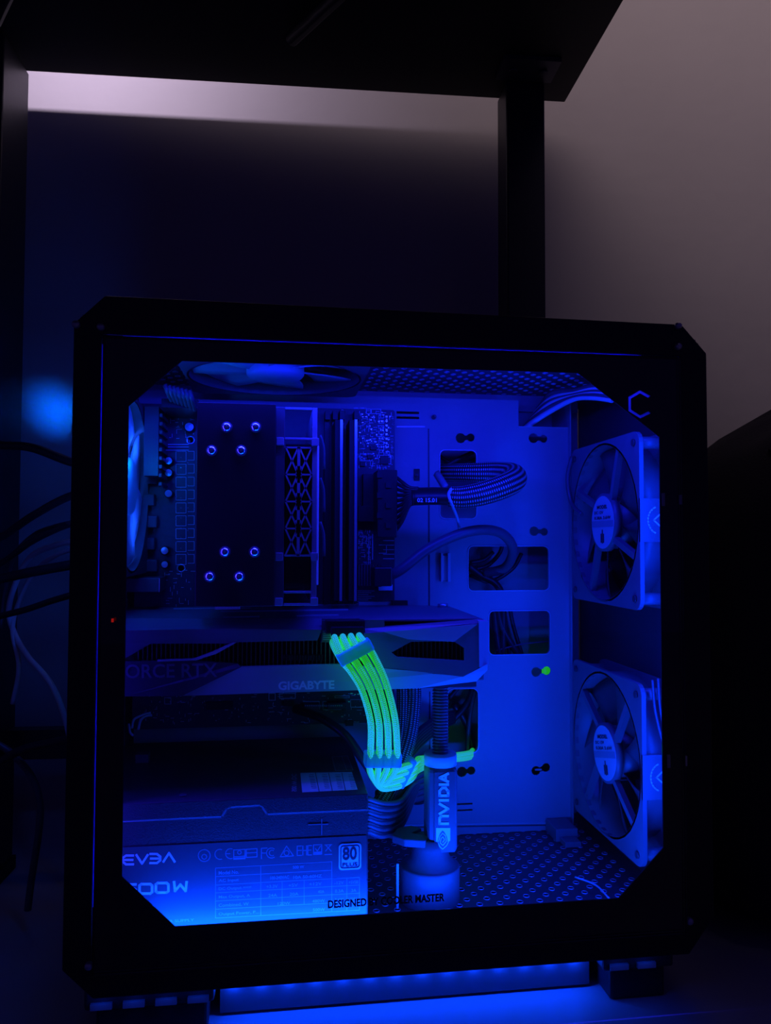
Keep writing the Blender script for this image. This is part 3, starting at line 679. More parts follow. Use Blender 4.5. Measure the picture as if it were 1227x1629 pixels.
# ------------------------------------------------------------------ graphics card
gpu = thing('graphics_card', 'long graphics card lying level across the case with faceted dark shroud', 'graphics card', (.01, .09, .195))
GY = .030
def gp_poly(name, pts, mt, y0=GY, y1=GY+.003, holes=(), par=gpu, bev=.0003, lab=None):
    L = [[(at(u, v, y0).x, at(u, v, y0).z) for u, v in pts]]+[[(at(u, v, y0).x, at(u, v, y0).z) for u, v in h_] for h_ in holes]
    q = MB(); q.plate(L, y0, y1); o = q.build(name, M[mt], par, bevel=bev)
    if lab: o['label'] = lab
    return o
def facet(name, pts, mt, par=gpu, back=.004):   # thick faceted panel through 3D points (u,v,Y)
    P = [at(*p) for p in pts]; q = MB(); n = q.add(P); k = q.add([p+Vector((0, back, 0)) for p in P]); L = len(P)
    tr = tessellate_polygon([[Vector((p.x, p.z, 0)) for p in P]])
    for t_ in tr: q.face([n+i for i in t_]); q.face([k+i for i in reversed(t_)])
    for i in range(L): j = (i+1) % L; q.face([n+i, n+j, k+j, k+i])
    return q.build(name, M[mt], par)
GX0 = -.1110
# backplate
b = MB(); za = .2375
b.plate([[(GX0, .050), (.052, .050), (.052, .040), (.100, .038), (.126, .040), (.1300, .046), (.1300, .120), (.120, .140), (.088, .150), (.060, .1505), (.030, .148), (GX0, .148)]], za, za+.0015, 'z'); b.build('backplate', M['plastic'], gpu, bevel=.0004)
for (x0, x1, y0, y1, rz) in ((-.035, -.012, .060, .063, .12), (.012, .040, .065, .068, .1), (-.075, -.02, .128, .130, 0), (-.04, .05, .105, .106, .05)):
    T = Matrix.Translation(((x0+x1)/2, (y0+y1)/2, za+.0015)) @ Matrix.Rotation(rz, 4, 'Z'); b = MB(); b.box(-(x1-x0)/2, (x1-x0)/2, -.0015, .0015, 0, .0008, T); b.build('backplate_ridge', M['plasticlight'], gpu)
b = MB(); b.box(.062, .088, .149, .1512, za+.0005, za+.004); b.box(.020, .060, .1495, .1505, za, za+.0025); b.build('board_edge', M['plasticlight'], gpu)
b = MB(); b.box(.088, .100, .146, .1512, za, za+.005); b.build('slot_catch', M['slot'], gpu)
b = MB(); b.cyl((.124, .128, za+.0015), (.124, .128, za+.004), .004, n=16); b.build('backplate_screw', M['alum'], gpu)
# heat sink core with fins
b = MB(); b.box(GX0+.001, .1245, .046, .1435, .2010, .2365); core = b.build('heat_sink', M['coolblack'], gpu)
for k in range(78):
    x = -.084+k*.0027
    if x > .124: break
    q = MB(); q.box(x, x+.0006, .0375, .046, .2035, .2310); q.build('heat_sink_fin', M['fins'], core)
# shroud top lip and fascia
facet('shroud_panel', [(196, 984, .048), (512, 984, .048), (512, 1002, GY), (420, 1003, GY), (365, 1000, GY), (196, 1003, GY)], 'plastic')
facet('shroud_panel', [(196, 1003, GY), (365, 1000, GY), (420, 1003, GY), (512, 1002, GY), (505, 1019, GY+.002), (370, 1022, GY+.002), (364, 1024, GY+.002), (240, 1024, GY+.002), (196, 1049, GY+.002)], 'plastic')
gp_poly('shroud_strut', [(371, 1022), (377, 1022), (345, 1040), (312, 1051), (250, 1053), (250, 1050), (308, 1048), (338, 1037)], 'plasticlight', GY+.001, GY+.005)  # paler plastic puts the lit look of this band into its colour
facet('shroud_panel', [(196, 1052, GY+.002), (312, 1051, GY+.002), (378, 1056, GY+.002), (384, 1061, GY), (290, 1107, GY+.001), (196, 1108, GY+.001)], 'plasticdark')
facet('shroud_panel', [(384, 1061, GY), (545, 1057, GY), (655, 1066, GY), (690, 1072, GY), (664, 1095, GY+.003), (440, 1102, GY+.004), (290, 1107, GY+.004)], 'plasticlight')
facet('shroud_panel', [(690, 1072, GY), (738, 1076, GY), (776, 1056, GY+.002), (776, 1066, GY+.004), (758, 1084, GY+.006), (664, 1095, GY+.003)], 'plasticlight')  # lit facet: its brightness is put into the paler plastic
facet('shroud_panel', [(578, 1000, GY+.004), (760, 986, GY+.004), (760, 991, GY+.001), (610, 1006, GY+.001), (578, 1008, GY+.002)], 'plastic')
gp_poly('shroud_panel', [(577, 1008), (612, 1005), (700, 1001), (761, 991), (763, 1061), (737, 1077), (690, 1071), (600, 1062), (586, 1058)], 'plastic',
        holes=([(623, 1038), (654, 1021), (722, 1020), (739, 1031), (739, 1051), (632, 1045)],), y0=GY, y1=GY+.003)
gp_poly('facet_rim', [(612, 1005), (760, 993), (724, 1020), (722, 1021), (650, 1017), (612, 1006)], 'plasticlight', GY-.0006, GY)
facet('shroud_end', [(762, 988, GY-.0005), (777, 988, GY+.006), (778, 1056, GY+.006), (763, 1062, GY-.0005)], 'plasticlight', back=.018)  # end piece painted paler for the light on it
b = MB(); b.box(.1265, .1325, GY+.010, .140, .1985, .2385); b.build('shroud_end', M['plastic'], gpu, bevel=.001)
b = MB(); b.box(GX0, .1265, GY+.007, .142, .1955, .1985); b.build('fan_side', M['plasticdark'], gpu)
for cx in (-.062, .016, .094):
    b = MB(); b.lathe([(.034, 0), (.036, 0), (.036, -.002), (.034, -.002), (.034, 0)], (cx, .09, .1953), (0, 0, 1), 28); b.lathe([(0, 0), (.012, 0), (.012, -.002), (0, -.002)], (cx, .09, .1953), (0, 0, 1), 20)
    for k in range(9): a_ = 2*PI*k/9; b.cyl((cx+.012*math.cos(a_), .09+.012*math.sin(a_), .1945), (cx+.033*math.cos(a_+.5), .09+.033*math.sin(a_+.5), .1945), .0012, .0028, n=6)
    b.build('card_fan', M['slot'], gpu)
for k in range(5):   # ribs on both sides of the power socket
    v = 1004+k*3.2
    bar(514, v, 541, v, GY+.002, .0006, M['plasticlight'], 'shroud_rib', gpu, .001)
    if k > 0: bar(578, v+1, 610-(k-1)*4, v+1, GY+.002, .0006, M['plasticlight'], 'shroud_rib', gpu, .001)
b = MB(); a = at(512, 1022, .034); c = at(612, 986, .034); b.box(a.x, c.x, .034, .037, a.z, c.z); b.build('recess_wall', M['plastic'], gpu)
b = MB(); a = at(517, 1006, .034); c = at(579, 985, .034); b.box(a.x, c.x, .026, .034, a.z, c.z); b.build('power_socket', M['connector'], gpu, bevel=.0005)
for k in range(15):
    p = at(452+k*4.3, 1046, GY+.004); q = MB(); q.box(p.x-.0006, p.x+.0006, GY+.004, GY+.008, p.z-.0018, p.z+.0014); q.build('vent_tooth', M['slot'], gpu)
b = MB(); b.box(GX0-.0006, GX0, .028, .150, .190, .2450); b.build('slot_bracket', M['alum'], gpu)
text('GEFORCE RTX', (lambda s, q: at(148+s*198, 1080-q*22.5+(-3)*s, GY+.0006)), M['letterdim'], gpu, bold=.012, th=.0004)
text('GIGABYTE', (lambda s, q: at(443+s*89, 1097.5-q*14-s*2.0, GY+.0002)), M['letter'], gpu, bold=.035, th=.0012)

# ------------------------------------------------------------------ power supply
ps = thing('power_supply', 'black power supply box with a printed rating label, lower left in the case', 'power supply', (-.027, .085, .0540))
PY = .013; pX0, pX1, pZ0, pZ1 = -.1110, .0540, .0541, .1385
sm = at(355, 1300, PY).z
ln = [(196, 1307), (353, 1300), (361, 1287), (366, 1285), (413, 1282), (417, 1284), (425, 1296), (585, 1289)]
L = [(at(u, v, PY).x, at(u, v, PY).z) for u, v in ln]; L[0] = (pX0, L[0][1]); L[-1] = (pX1, L[-1][1])
b = MB(); b.plate([L+[(pX1, pZ0), (pX0, pZ0)]], PY+.0012, .150); b.build('lower_shell', M['psu'], ps)
b = MB(); b.plate([L+[(pX1, pZ1), (pX0, pZ1)]], PY, .150); b.build('upper_shell', M['psu'], ps, bevel=.0006)
b = MB(); b.strokes([L], .0009, lambda a_, c_: Vector((a_, PY+.0002, c_)), -.0016); b.build('shell_lip', M['labelprint'], ps)
# label
lz0 = at(585, 1330, PY).z; lb = PY+.0010
b = MB(); b.box(pX0, pX1-.0008, lb, PY+.0013, pZ0+.0005, lz0); lab = b.build('rating_label', M['label'], ps); ly = lb-.00005
FL = lambda u, v: at(u, v, ly)
def lay(lines, w_, mt, nm, par=lab):
    q = MB(); q.strokes(lines, w_, FL, .00012); return q.build(nm, M[mt], par)
def sl(u, v): return v-(u-343)*.0505     # label rows slope in the photo only through perspective: map u,v on the label plane
T_ = []
rows = [1381, 1394.5, 1408, 1420.5, 1433.5, 1446.5, 1460.5]
def rowz(v): return v
for v in rows: T_.append([(343, v), (572 if v > 1400 else 528, v-((572 if v > 1400 else 528)-343)*.055)])
for u in (343, 415, 528): T_.append([(u, 1381-(u-343)*.055), (u, 1460.5-(u-343)*.055)])
for u in (449, 484): T_.append([(u, 1408-(u-343)*.055), (u, 1446-(u-343)*.055)])
T_.append([(552, 1397), (552, 1449)]); T_.append([(572, 1396), (572, 1448)]); T_.append([(528, 1398), (572, 1396)])
lay(T_, .00028, 'labelprint', 'rating_table')
def lt(s_, u0, v0, u1, h_, mt='labelprint', bold=.01):
    text(s_, (lambda s, q: at(u0+s*(u1-u0), v0-q*h_-s*(u1-u0)*.055, ly)), M[mt], lab, bold=bold, th=.00012)
for s_, v, u1 in (('Model No.', 1391.5, 380), ('AC Input', 1404.5, 380), ('DC Output ===', 1417.5, 400), ('Max Output, A', 1430.5, 398), ('Combined, W', 1443.5, 396), ('Output Power, P...', 1457.5, 412)): lt(s_, 348, v, u1, 6)
for s_, u0, v, u1 in (('500 W', 466, 1382, 484), ('100-240VAC', 430, 1399, 460), ('10A 50-60HZ', 467, 1398, 512), ('+3.3V', 424, 1413, 442), ('+5V', 459, 1411, 474), ('+12V', 492, 1409, 512), ('24A', 427, 1427, 441), ('20A', 461, 1425, 475), ('40A', 506, 1421, 516), ('120W', 442, 1440, 462), ('480W', 497, 1436, 517), ('500W', 498, 1450, 517), ('-12V', 532, 1407, 547), ('+5VSB', 555, 1406, 570), ('0.3A', 533, 1420, 547), ('3A', 559, 1419, 567), ('3.6W', 533, 1434, 547), ('15W', 555, 1433, 568)): lt(s_, u0, v, u1, 5)
lt('POWER SUPPLY', 243, 1469, 309, 4.5)
# maker's name, drawn in strokes
def glyphs(items, w_, mt, nm, par=lab):
    q = MB()
    for ls, u0, u1, v0, v1 in items:
        for l_ in ls: q.strokes([[(u0+(u1-u0)*x, v1-(v1-v0)*y) for x, y in l_]], w_, FL, .00012)
    return q.build(nm, M[mt], par)
Eg = [[(.95, 1), (.35, 1), (.05, .7), (.05, .3), (.35, 0), (.95, 0)], [(.1, .5), (.9, .5)]]
Vg = [[(0, 1), (.5, 0), (1, 1)]]
Gg = [[(.05, 1), (.65, 1), (.95, .7), (.95, .3), (.65, 0), (.05, 0)], [(.1, .5), (.95, .5)]]
Ag = [[(0, 0), (.5, 1), (1, 0)]]
glyphs([(Eg, 194, 213, 1361, 1375), (Vg, 217, 235, 1360, 1374), (Gg, 238, 256, 1358.5, 1373), (Ag, 260, 278, 1357, 1371)], .0012, 'letter', 'brand_lettering')
Og = [[(.15, 0), (.85, 0), (1, .15), (1, .85), (.85, 1), (.15, 1), (0, .85), (0, .15), (.15, 0)]]
Wg = [[(0, 1), (0, 0), (.2, 0), (.5, .75), (.8, 0), (1, 0), (1, 1)]]
Wg = [[(0, 1), (0, .02), (.12, .02), (.5, .9), (.88, .02), (1, .02), (1, 1)]]
Wg = [[(0, 1), (.08, 0), (.5, .7), (.92, 0), (1, 1)]]
Fg = [[(1, 1), (0, 1), (0, .55), (.8, .55), (1, .4), (1, .1), (.8, 0), (0, 0)]]
glyphs([(Fg, 197, 216, 1407, 1421), (Og, 222, 242, 1406.5, 1421.5), (Og, 248, 268, 1404.8, 1420), (Wg, 277, 297, 1403, 1417.5)], .0014, 'white', 'wattage_lettering')
# approval marks
def arc(cu, cv, r_, a0, a1, n=10): return [(cu+r_*math.cos(R(a0+(a1-a0)*i/n)), cv-r_*math.sin(R(a0+(a1-a0)*i/n))) for i in range(n+1)]
K = [arc(325, 1361, 9.5, 0, 360, 18), arc(325, 1363, 4, 0, 360, 8), arc(350, 1359, 8, 70, 290), arc(367, 1358, 8, 70, 290), [(360, 1358), (366, 1358)],
     [(372, 1352), (390, 1351), (390, 1366), (372, 1367), (372, 1352)], [(373, 1363), (389, 1362)], [(373, 1365.5), (389, 1364.5)], arc(381, 1356, 3, 0, 360, 8),
     [(392, 1351), (409, 1350), (409, 1363), (392, 1364), (392, 1351)], [(392, 1357), (409, 1356)],
     [(425, 1349), (416, 1349.5), (416, 1366)], [(416, 1357), (424, 1357)], arc(432, 1357, 8, 55, 305), arc(433, 1357, 4.5, 60, 300),
     [(456, 1346), (446, 1363), (467, 1361.5), (456, 1346)], arc(456, 1357, 4, 0, 360, 10),
     [(473, 1346), (473, 1361)], [(473, 1346), (480, 1345.6)], [(473, 1353), (480, 1352.6)], [(473, 1361), (480, 1360.6)], [(482, 1345.5), (482, 1360.5)], [(488, 1345.3), (488, 1360.2)], [(482, 1353), (488, 1352.8)], [(496, 1345), (490, 1345.2), (490, 1360.2), (496, 1360)], [(490, 1352.5), (495, 1352.3)],
     [(499, 1344), (512, 1343.4), (512, 1358.6), (499, 1359.4), (499, 1344)], [(502, 1350), (505, 1354), (510, 1346)], [(499, 1357.5), (512, 1356.8)], [(499, 1355.8), (512, 1355.2)],
     [(518, 1344), (527, 1354)], [(527, 1343.5), (518, 1354)], [(517, 1344), (528, 1343.6)], [(517, 1359.5), (528, 1359)]]
lay(K, .00055, 'labelprint', 'approval_marks')
# efficiency badge
def fp(pts): return [(at(u, v, ly).x, at(u, v, ly).z) for u, v in pts]
a = at(539, 1384.5, ly); c = at(575, 1341, ly)
b = MB(); b.plate([rrect(a.x, c.x, a.z, c.z, .002)], ly-.0002, ly); bd = b.build('efficiency_badge', M['white'], lab); bd['label'] = 'pale 80 PLUS badge'
b = MB(); b.plate([rrect(a.x+.0009, c.x-.0009, a.z+.0009, c.z-.0009, .0016), rrect(a.x+.0015, c.x-.0015, a.z+.0015, c.z-.0015, .0012)], ly-.0003, ly-.0002); b.build('badge_ring', M['ink'], lab)
by = ly-.0002
text('80', (lambda s, q: at(545+s*23, 1369-q*21.5-s*1.2, by)), M['ink'], lab, bold=.03, th=.0001)
text('PLUS', (lambda s, q: at(545+s*24, 1379-q*6-s*1.4, by)), M['ink'], lab, bold=.03, th=.0001)
# cross mark on the shell and stickers on the top face
q = MB(); q.strokes([[(491, 1312), (522, 1311)], [(512, 1303), (512, 1328)]], .0005, lambda u, v: at(u, v, PY+.0010), .0002); q.build('cross_mark', M['labelprint'], ps)
FT = lambda u, v: atz(u, v, pZ1+.0001)
def topq(pts, mt, nm, par=ps, dz=.0002):
    P = [atz(u, v, pZ1+dz) for u, v in pts]; q = MB(); n = q.add([p-Vector((0, 0, .0002)) for p in P]); k = q.add(P); L_ = len(P)
    q.face([n+i for i in range(L_)]); q.face([k+i for i in range(L_)])
    for i in range(L_): j = (i+1) % L_; q.face([n+i, n+j, k+j, k+i])
    return q.build(nm, M[mt], par)
s1 = topq([(478, 1229.5), (560, 1228), (569, 1256), (481, 1260.5)], 'sticker', 'barcode_sticker'); s2 = topq([(527, 1203), (554, 1201.5), (563, 1226), (533, 1227)], 'label', 'small_sticker')
q = MB(); FT2 = lambda u, v: atz(u, v, pZ1+.00022)
for k in range(4):
    u0 = 484+k*21
    for j in range(9):
        v = 1233+j*2.6; du = (v-1229)*.22; q.strokes([[(u0+7+du, v), (u0+14+du, v-.3)]], .0004+.0003*(j % 2), FT2, .0001)
    if k: q.strokes([[(u0-3, 1229.5), (u0+3, 1259)]], .0004, FT2, .0001)
q.build('barcode', M['ink'], s1)
q = MB(); q.strokes([[(528.5, 1204), (553, 1202.6), (561.5, 1225), (534, 1226), (528.5, 1204)], [(544, 1203.5), (552, 1225.5)]], .0004, FT2, .0001); q.build('sticker_border', M['labelprint'], s2)
text('500 W DC', (lambda s, q_: atz(464+q_*8+s*(-0), 1259-s*28, pZ1+.0002)), M['labelprint'], ps, th=.0001)
p = atz(291, 1266, pZ1); b = MB(); b.cyl(p, p+Vector((0, 0, .0008)), .0022, n=12); b.build('cover_screw', M['fanblack'], ps)

# ------------------------------------------------------------------ GPU support stand
st = thing('card_support', 'printed support column with a pale collar, standing on the case floor under the card', 'support', (.11, .06, .0536))
sx, sy = .1005, .058
b = MB(); b.lathe([(0, 0), (.0198, 0), (.0198, .0215), (.0192, .0225), (0, .0225)], (.1005, .060, .0536), (0, 0, 1), 40); b.build('base', M['prn'], st)
b = MB(); b.lathe([(.0185, .0226), (.0165, .0236), (.0130, .027), (.0112, .034), (.0105, .040), (0, .040)], (.1010, .060, .0536), (0, 0, 1), 40); b.build('neck', M['prn'], st)
# claw of the clamp at the left
cl_ = [(x+.0115, y+.004) for x, y in ((.064, .058), (.071, .050), (.084, .046), (.090, .054), (.082, .058), (.078, .061), (.086, .068), (.080, .074), (.069, .070))]
b = MB(); b.plate([cl_], .0900, .0950, 'z'); b.build('clamp_jaw', M['prn'], st, bevel=.0008)
b = MB(); b.box(.0765, .0780, .0475, .049, .054, .082); b.build('clamp_edge', M['plasticlight'], st)
c0 = at(682, 1355, .051); c1 = at(729, 1221, .051)
b = MB(); b.box(c0.x, c1.x, .051, .070, c0.z-.002, c1.z); b.build('column', M['prn'], st, bevel=.003)
b = MB(); a = at(691, 1357, .0505); c = at(724, 1227, .0505); b.box(a.x, c.x, .0500, .0508, a.z, c.z); pl = b.build('name_plate', M['label'], st, bevel=.0003)
xm = (c0.x+c1.x)/2; ztop = c1.z
b = MB(); b.lathe([(.0055, .0075), (.0105, .0075), (.0108, .0065), (.0108, 0), (.0055, 0), (.0055, .0075)], (xm, .0605, ztop), (0, 0, 1), 32); b.build('collar', M['prnlight'], st)
b = MB(); zr0, zr1 = ztop, .1952
prof = [(0, 0)]; h_ = zr1-zr0-.003; nth = 25
for i in range(nth): prof += [(.0040, h_*i/nth), (.0054, h_*(i+.4)/nth), (.0054, h_*(i+.6)/nth)]
prof += [(.0044, h_), (0, h_)]
b.lathe(prof, (xm, .0605, zr0), (0, 0, 1), 28, sm=False); b.build('threaded_rod', M['rod'], st)
b = MB(); b.cyl((xm, .0605, zr1-.003), (xm, .0605, zr1), .0065, n=20); b.build('rubber_pad', M['rubber'], st)
Fn = lambda s, q: at(713-q*13.5, 1311.5-s*82, .0499)
q = MB()
def ng(lines, s0, s1): q.strokes([[(s0+(s1-s0)*x, y) for x, y in l_] for l_ in lines], .0016, Fn, .0003)
ng([[(0, 0), (0, 1), (.75, 1), (1, .78), (1, 0)]], .015, .165); ng([[(0, 1), (.5, 0), (1, 1)]], .21, .40); ng([[(0, 0), (0, 1)]], .47, .5)
ng([[(0, 0), (0, 1), (.6, 1), (1, .7), (1, .3), (.6, 0), (0, 0)]], .56, .71); ng([[(0, 0), (0, 1)]], .775, .8); ng([[(0, 0), (.5, 1), (1, 0)], [(.25, .3), (.75, .3)]], .83, .985)
q.build('lettering', M['eye'], pl)
Fe = lambda u, v: at(u, v, .0499)
eyp = [(694, 1317), (716.5, 1317), (716.5, 1337), (714, 1339), (712, 1330), (707, 1323), (704, 1321), (700, 1326), (697, 1334), (696, 1340), (694, 1338)]
b = MB(); b.prism([[(Fe(*p).x, Fe(*p).z) for p in eyp]], lambda a_, c_: Vector((a_, .0497, c_)), lambda a_, c_: Vector((a_, .0499, c_))); b.build('eye_emblem', M['eye'], pl)
q = MB(); q.strokes([[(698, 1339), (700, 1331), (704.5, 1325.5), (709, 1330), (710.5, 1338), (705, 1345), (700.5, 1341), (702, 1334), (705, 1331.5), (707.5, 1336), (704.5, 1340)], [(697, 1341), (700, 1347), (704.5, 1351), (711, 1345), (713.5, 1340), (712, 1331), (707, 1322)]], .00055, Fe, .0004); q.build('emblem_lines', M['eye'], pl)

# ------------------------------------------------------------------ cables inside
def st_path(stations, i, j, n=4, di=0):
    P = []
    for u, v, Y, ax, ay, lu, lv, lY in stations:
        k = i-(n-1)/2; P.append(at(u+ax*k+lu*j, v+ay*k+lv*j, Y+lY*j))
    return P
GS = [(551, 1006, .033, 13, -.5, -1, 13, 0), (551, 1010, .024, 13, -.5, -2, 12, .001), (556, 1021, .0170, 13, -3, -2, 9, .003), (566, 1039, .0125, 13, -7, -1, 4, .0045), (577, 1056, .0115, 13, -6.5, 0, 2, .005), (595, 1092, .010, 12.8, -4, 0, 0, .005),
      (609, 1145, .012, 13, -1, 0, 0, .005), (611, 1190, .018, 14, 0, 0, 0, .005), (610.5, 1211, .021, 14.3, 0, 0, 0, .005), (608, 1226, .025, 13, 1, 0, 0, .005), (604, 1241, .032, 6, 1.5, 3, 0, .005), (612, 1243, .041, 3, -7, 0, 0, .005),
      (632, 1237, .047, 4, -10.5, 0, 0, .005), (648, 1232, .053, 5.5, -10.8, 0, 0, .005), (660, 1224, .062, 3, -9.5, 0, 0, .005), (667, 1216, .085, 1, -6, 0, 0, .004), (700, 1208, .125, 0, -2.5, 0, 0, .004), (745, 1201, .158, 0, -1.8, 0, 2, .004), (752, 1196, .180, 0, -1.6, 0, 2, .004)]
gc = thing('green_power_cable', 'green braided power cable with added glow, curving down from the graphics card', 'cable', tuple(at(610, 1220, .02)))
for j in (1, 0):
    for i in range(4):
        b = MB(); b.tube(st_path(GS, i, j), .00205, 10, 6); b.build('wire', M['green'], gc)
def comb(u, v, Y, ax, ay, wd, nrm_h):
    a = at(u-ax*2.05, v-ay*2.05, Y-.0028); c = at(u+ax*2.05, v+ay*2.05, Y-.0028); ex = (c-a); L_ = ex.length; ex.normalize()
    ey = Vector((0, 1, 0)); ez = ex.cross(ey).normalized(); q = MB()
    T = Matrix((( ex.x, ey.x, ez.x, a.x), (ex.y, ey.y, ez.y, a.y), (ex.z, ey.z, ez.z, a.z), (0, 0, 0, 1)))
    q.box(0, L_, -.0002, .0108, -wd/2, wd/2, T)
    return q.build('cable_comb', M['comb'], gc, bevel=.001)
comb(566, 1039, .0125, 13, -7, .0075, 0); comb(610.5, 1211, .021, 14.3, 0, .0085, 0); comb(648, 1232, .053, 5.5, -10.8, .0050, 0)
b = MB(); a = at(526, 1012, .026); c = at(578, 996, .026); b.box(a.x, c.x, .0215, .0258, a.z, c.z); b.build('plug', M['connector'], gc, bevel=.0005)
# main power cable: plug at the board, label band, mesh sleeve loop into the opening
mp = thing('main_power_cable', 'thick black mesh sleeved cable looping right from the board into a tray opening', 'cable', tuple(at(740, 800, .13)))
b = MB(); a = at(600, 855, .12); c = at(632, 748, .12); b.box(a.x, c.x, .118, .1425, a.z, c.z); b.build('plug', M['connector'], mp, bevel=.0008)
for k in range(6):
    b = MB(); p = at(604+(k % 2)*14, 756+k*16, .118); b.box(p.x-.002, p.x+.002, .1165, .118, p.z-.002, p.z+.002); b.build('plug_latch', M['slot'], mp)
for j in range(2):
    for i in range(10):
        v0 = 757+i*10; Y0 = .124+j*.010
        b = MB(); b.tube([at(628, v0, Y0), at(640, v0*.7+790*.3, Y0-.008), at(652, 790+(i-4.5)*3.2, .112+j*.006), at(666, 789+(i-4.5)*2.6, .112+j*.005)], .0014, 6, 5); b.build('wire', M['wire'], mp)
path = [at(655, 790, .114), at(690, 789, .112), at(718, 790, .110)]
b = MB(); b.tube(path, .0078, 20, 4, rb=.0055); b.tube([path[0]+Vector((-.0002, 0, 0)), path[0]+Vector((.0008, 0, 0))], .008, 20, 1, rb=.0057); bd = b.build('label_band', M['connector'], mp)
text('02 15.01', (lambda s, q_: at(664+s*31, 799-q_*6.5, .1035)), M['letter'], mp, th=.0002)
path = [at(714, 790, .110), at(735, 791, .108), at(765, 786, .106), at(798, 775, .108), at(818, 764, .120), at(815, 755, .134), at(790, 752, .145), at(760, 752, .150), at(735, 752, .158), at(715, 752, .176), at(700, 752, .186)]
b = MB(); b.tube(path, (lambda t_: .0075+.0018*math.sin(PI*min(1, t_*1.3))), 24, 8, rb=None); b.build('mesh_sleeve', M['sleeve'], mp)
# pale tie and thin wire
ct = thing('thin_sensor_wire', 'thin pale wire hanging from the thick mesh cable', 'wire', tuple(at(730, 830, .1)))
b = MB(); b.tube([at(719, 777, .0985), at(714, 786, .0985), at(718, 800, .100), at(727, 822, .120), at(732, 845, .140)], .0011, 8, 6); b.build('wire', M['wirepale'], ct)
b = MB(); b.tube([at(694, 752, .150), at(699, 760, .135), at(709, 776, .118)], .0030, 4, 3, rb=.0010); b.build('tie', M['labelprint'], ct)
# USB cable
uc = thing('front_port_cable', 'smooth dark grey cable arching from the board to the middle tray opening', 'cable', tuple(at(720, 880, .13)))
b = MB(); b.tube([at(616, 918, .128), at(640, 905, .122), at(680, 874, .122), at(725, 852, .125), at(765, 843, .130), at(797, 848, .138), at(815, 868, .150), at(813, 890, .166), at(800, 905, .178), at(770, 912, .186)], .0040, 12, 8); b.build('cable', M['wiregrey'], uc)
b = MB(); a = at(594, 932, .125); c = at(622, 902, .125); b.box(a.x, c.x, .118, .1408, a.z, c.z); b.build('plug', M['connector'], uc, bevel=.0008)
# bundle leaving through the upper right notch
ub = thing('front_panel_cables', 'bundle of black cables leaving through the notch at the upper right of the tray', 'cable', tuple(at(880, 660, .17)))
for k in range(9):
    r_ = random.Random(k)
    v0 = 668+k*1.6
    b = MB(); b.tube([at(826+k*2, 690-k*2, .186), at(845+k*2, 674-k*3.5, .172), at(880, 650-k*3.0+r_.uniform(-2, 2), .150), at(915, 634-k*1.5, .125), at(945, 632-k*2.2, .105), at(975, 636-k*2.6, .09)], .0019+.0006*r_.random(), 8, 6); b.build('wire', M['wiregrey'] if k % 3 else M['wirepale'], ub)
# cables seen behind the tray
bc = thing('routed_cables', 'black cables routed behind the tray, seen through its openings', 'cable', tuple(at(800, 1000, .19)))
BYc = .186
for k, pts in enumerate([[(745, 900), (765, 915), (790, 930), (800, 960), (800, 1050)], [(748, 908), (775, 900), (795, 880), (800, 860)], [(748, 915), (780, 925), (815, 905), (830, 880)], [(790, 960), (800, 1000), (830, 1050)], [(800, 960), (805, 1000), (812, 1050)], [(810, 960), (818, 1000), (835, 1055)], [(785, 965), (790, 1010), (796, 1050)],
                         [(755, 1085), (748, 1110), (735, 1130), (715, 1150)], [(722, 1120), (742, 1150), (752, 1190)], [(757, 1095), (748, 1140), (742, 1210)], [(715, 1110), (735, 1090), (760, 1085)], [(690, 720), (730, 740), (775, 720)], [(695, 750), (730, 730), (770, 712)], [(748, 895), (770, 890), (785, 878)]]):
    b = MB(); b.tube([at(u, v, BYc+(k % 3)*.003) for u, v in pts], .0030 if k in (0, 3, 6, 7, 8) else .0018, 8, 6); b.build('wire', M['wire'] if k != 9 else M['wiregrey'], bc)
b = MB(); b.tube([at(790, 1035, .184), at(830, 1025, .184), at(880, 1020, .184)], .0007, 6, 5); b.build('thin_wire', M['wiregrey'], bc)
# little green wire ends seen in key hole
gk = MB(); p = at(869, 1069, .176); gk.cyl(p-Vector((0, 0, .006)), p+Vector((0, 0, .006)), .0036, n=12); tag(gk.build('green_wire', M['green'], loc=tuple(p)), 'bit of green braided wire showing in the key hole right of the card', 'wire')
# power supply leads: mesh sleeve up behind the card, fanned leads
pc = thing('power_supply_cables', 'dark bundle of leads leaving the right end of the power supply', 'cable', tuple(at(640, 1290, .09)))
for k, (dx, r_) in enumerate(((0, .0062), (15, .0050))):
    b = MB(); b.tube([at(656-dx, 1075, .120), at(657-dx, 1110, .118), at(652-dx*.8, 1160, .112), at(640-dx*.5, 1205, .104), at(622-dx*.3, 1250, .094), at(600, 1288, .080), at(585, 1305, .070)], r_, 14, 8); b.build('mesh_sleeve', M['sleeve'], pc)
for k in range(11):
    b = MB(); v0 = 1276+k*5.2
    b.tube([at(583, v0-6, .060), at(610, v0+2, .066), at(638, v0-2-k*1.2, .080), at(658, v0-28-k*3, .105), at(672, 1250-k*2, .135), at(690, 1215-k*2, .160)], .0019, 7, 6); b.build('wire', M['wire'] if k % 2 else M['wiregrey'], pc)
for k in range(6):
    b = MB(); b.tube([at(600, 1262+k*3, .085), at(630, 1255+k*4, .095), at(665, 1225+k*9, .120), at(700, 1212+k*9, .150)], .0024, 7, 6); b.build('wire', M['wiregrey'], pc)
for k in range(6):
    b = MB(); b.tube([at(640, 1222-k*5, .110), at(668, 1186-k*5, .130), at(700, 1160-k*4, .158), at(722, 1148-k*3, .182)], .0020, 7, 6); b.build('wire', M['wire'], pc)
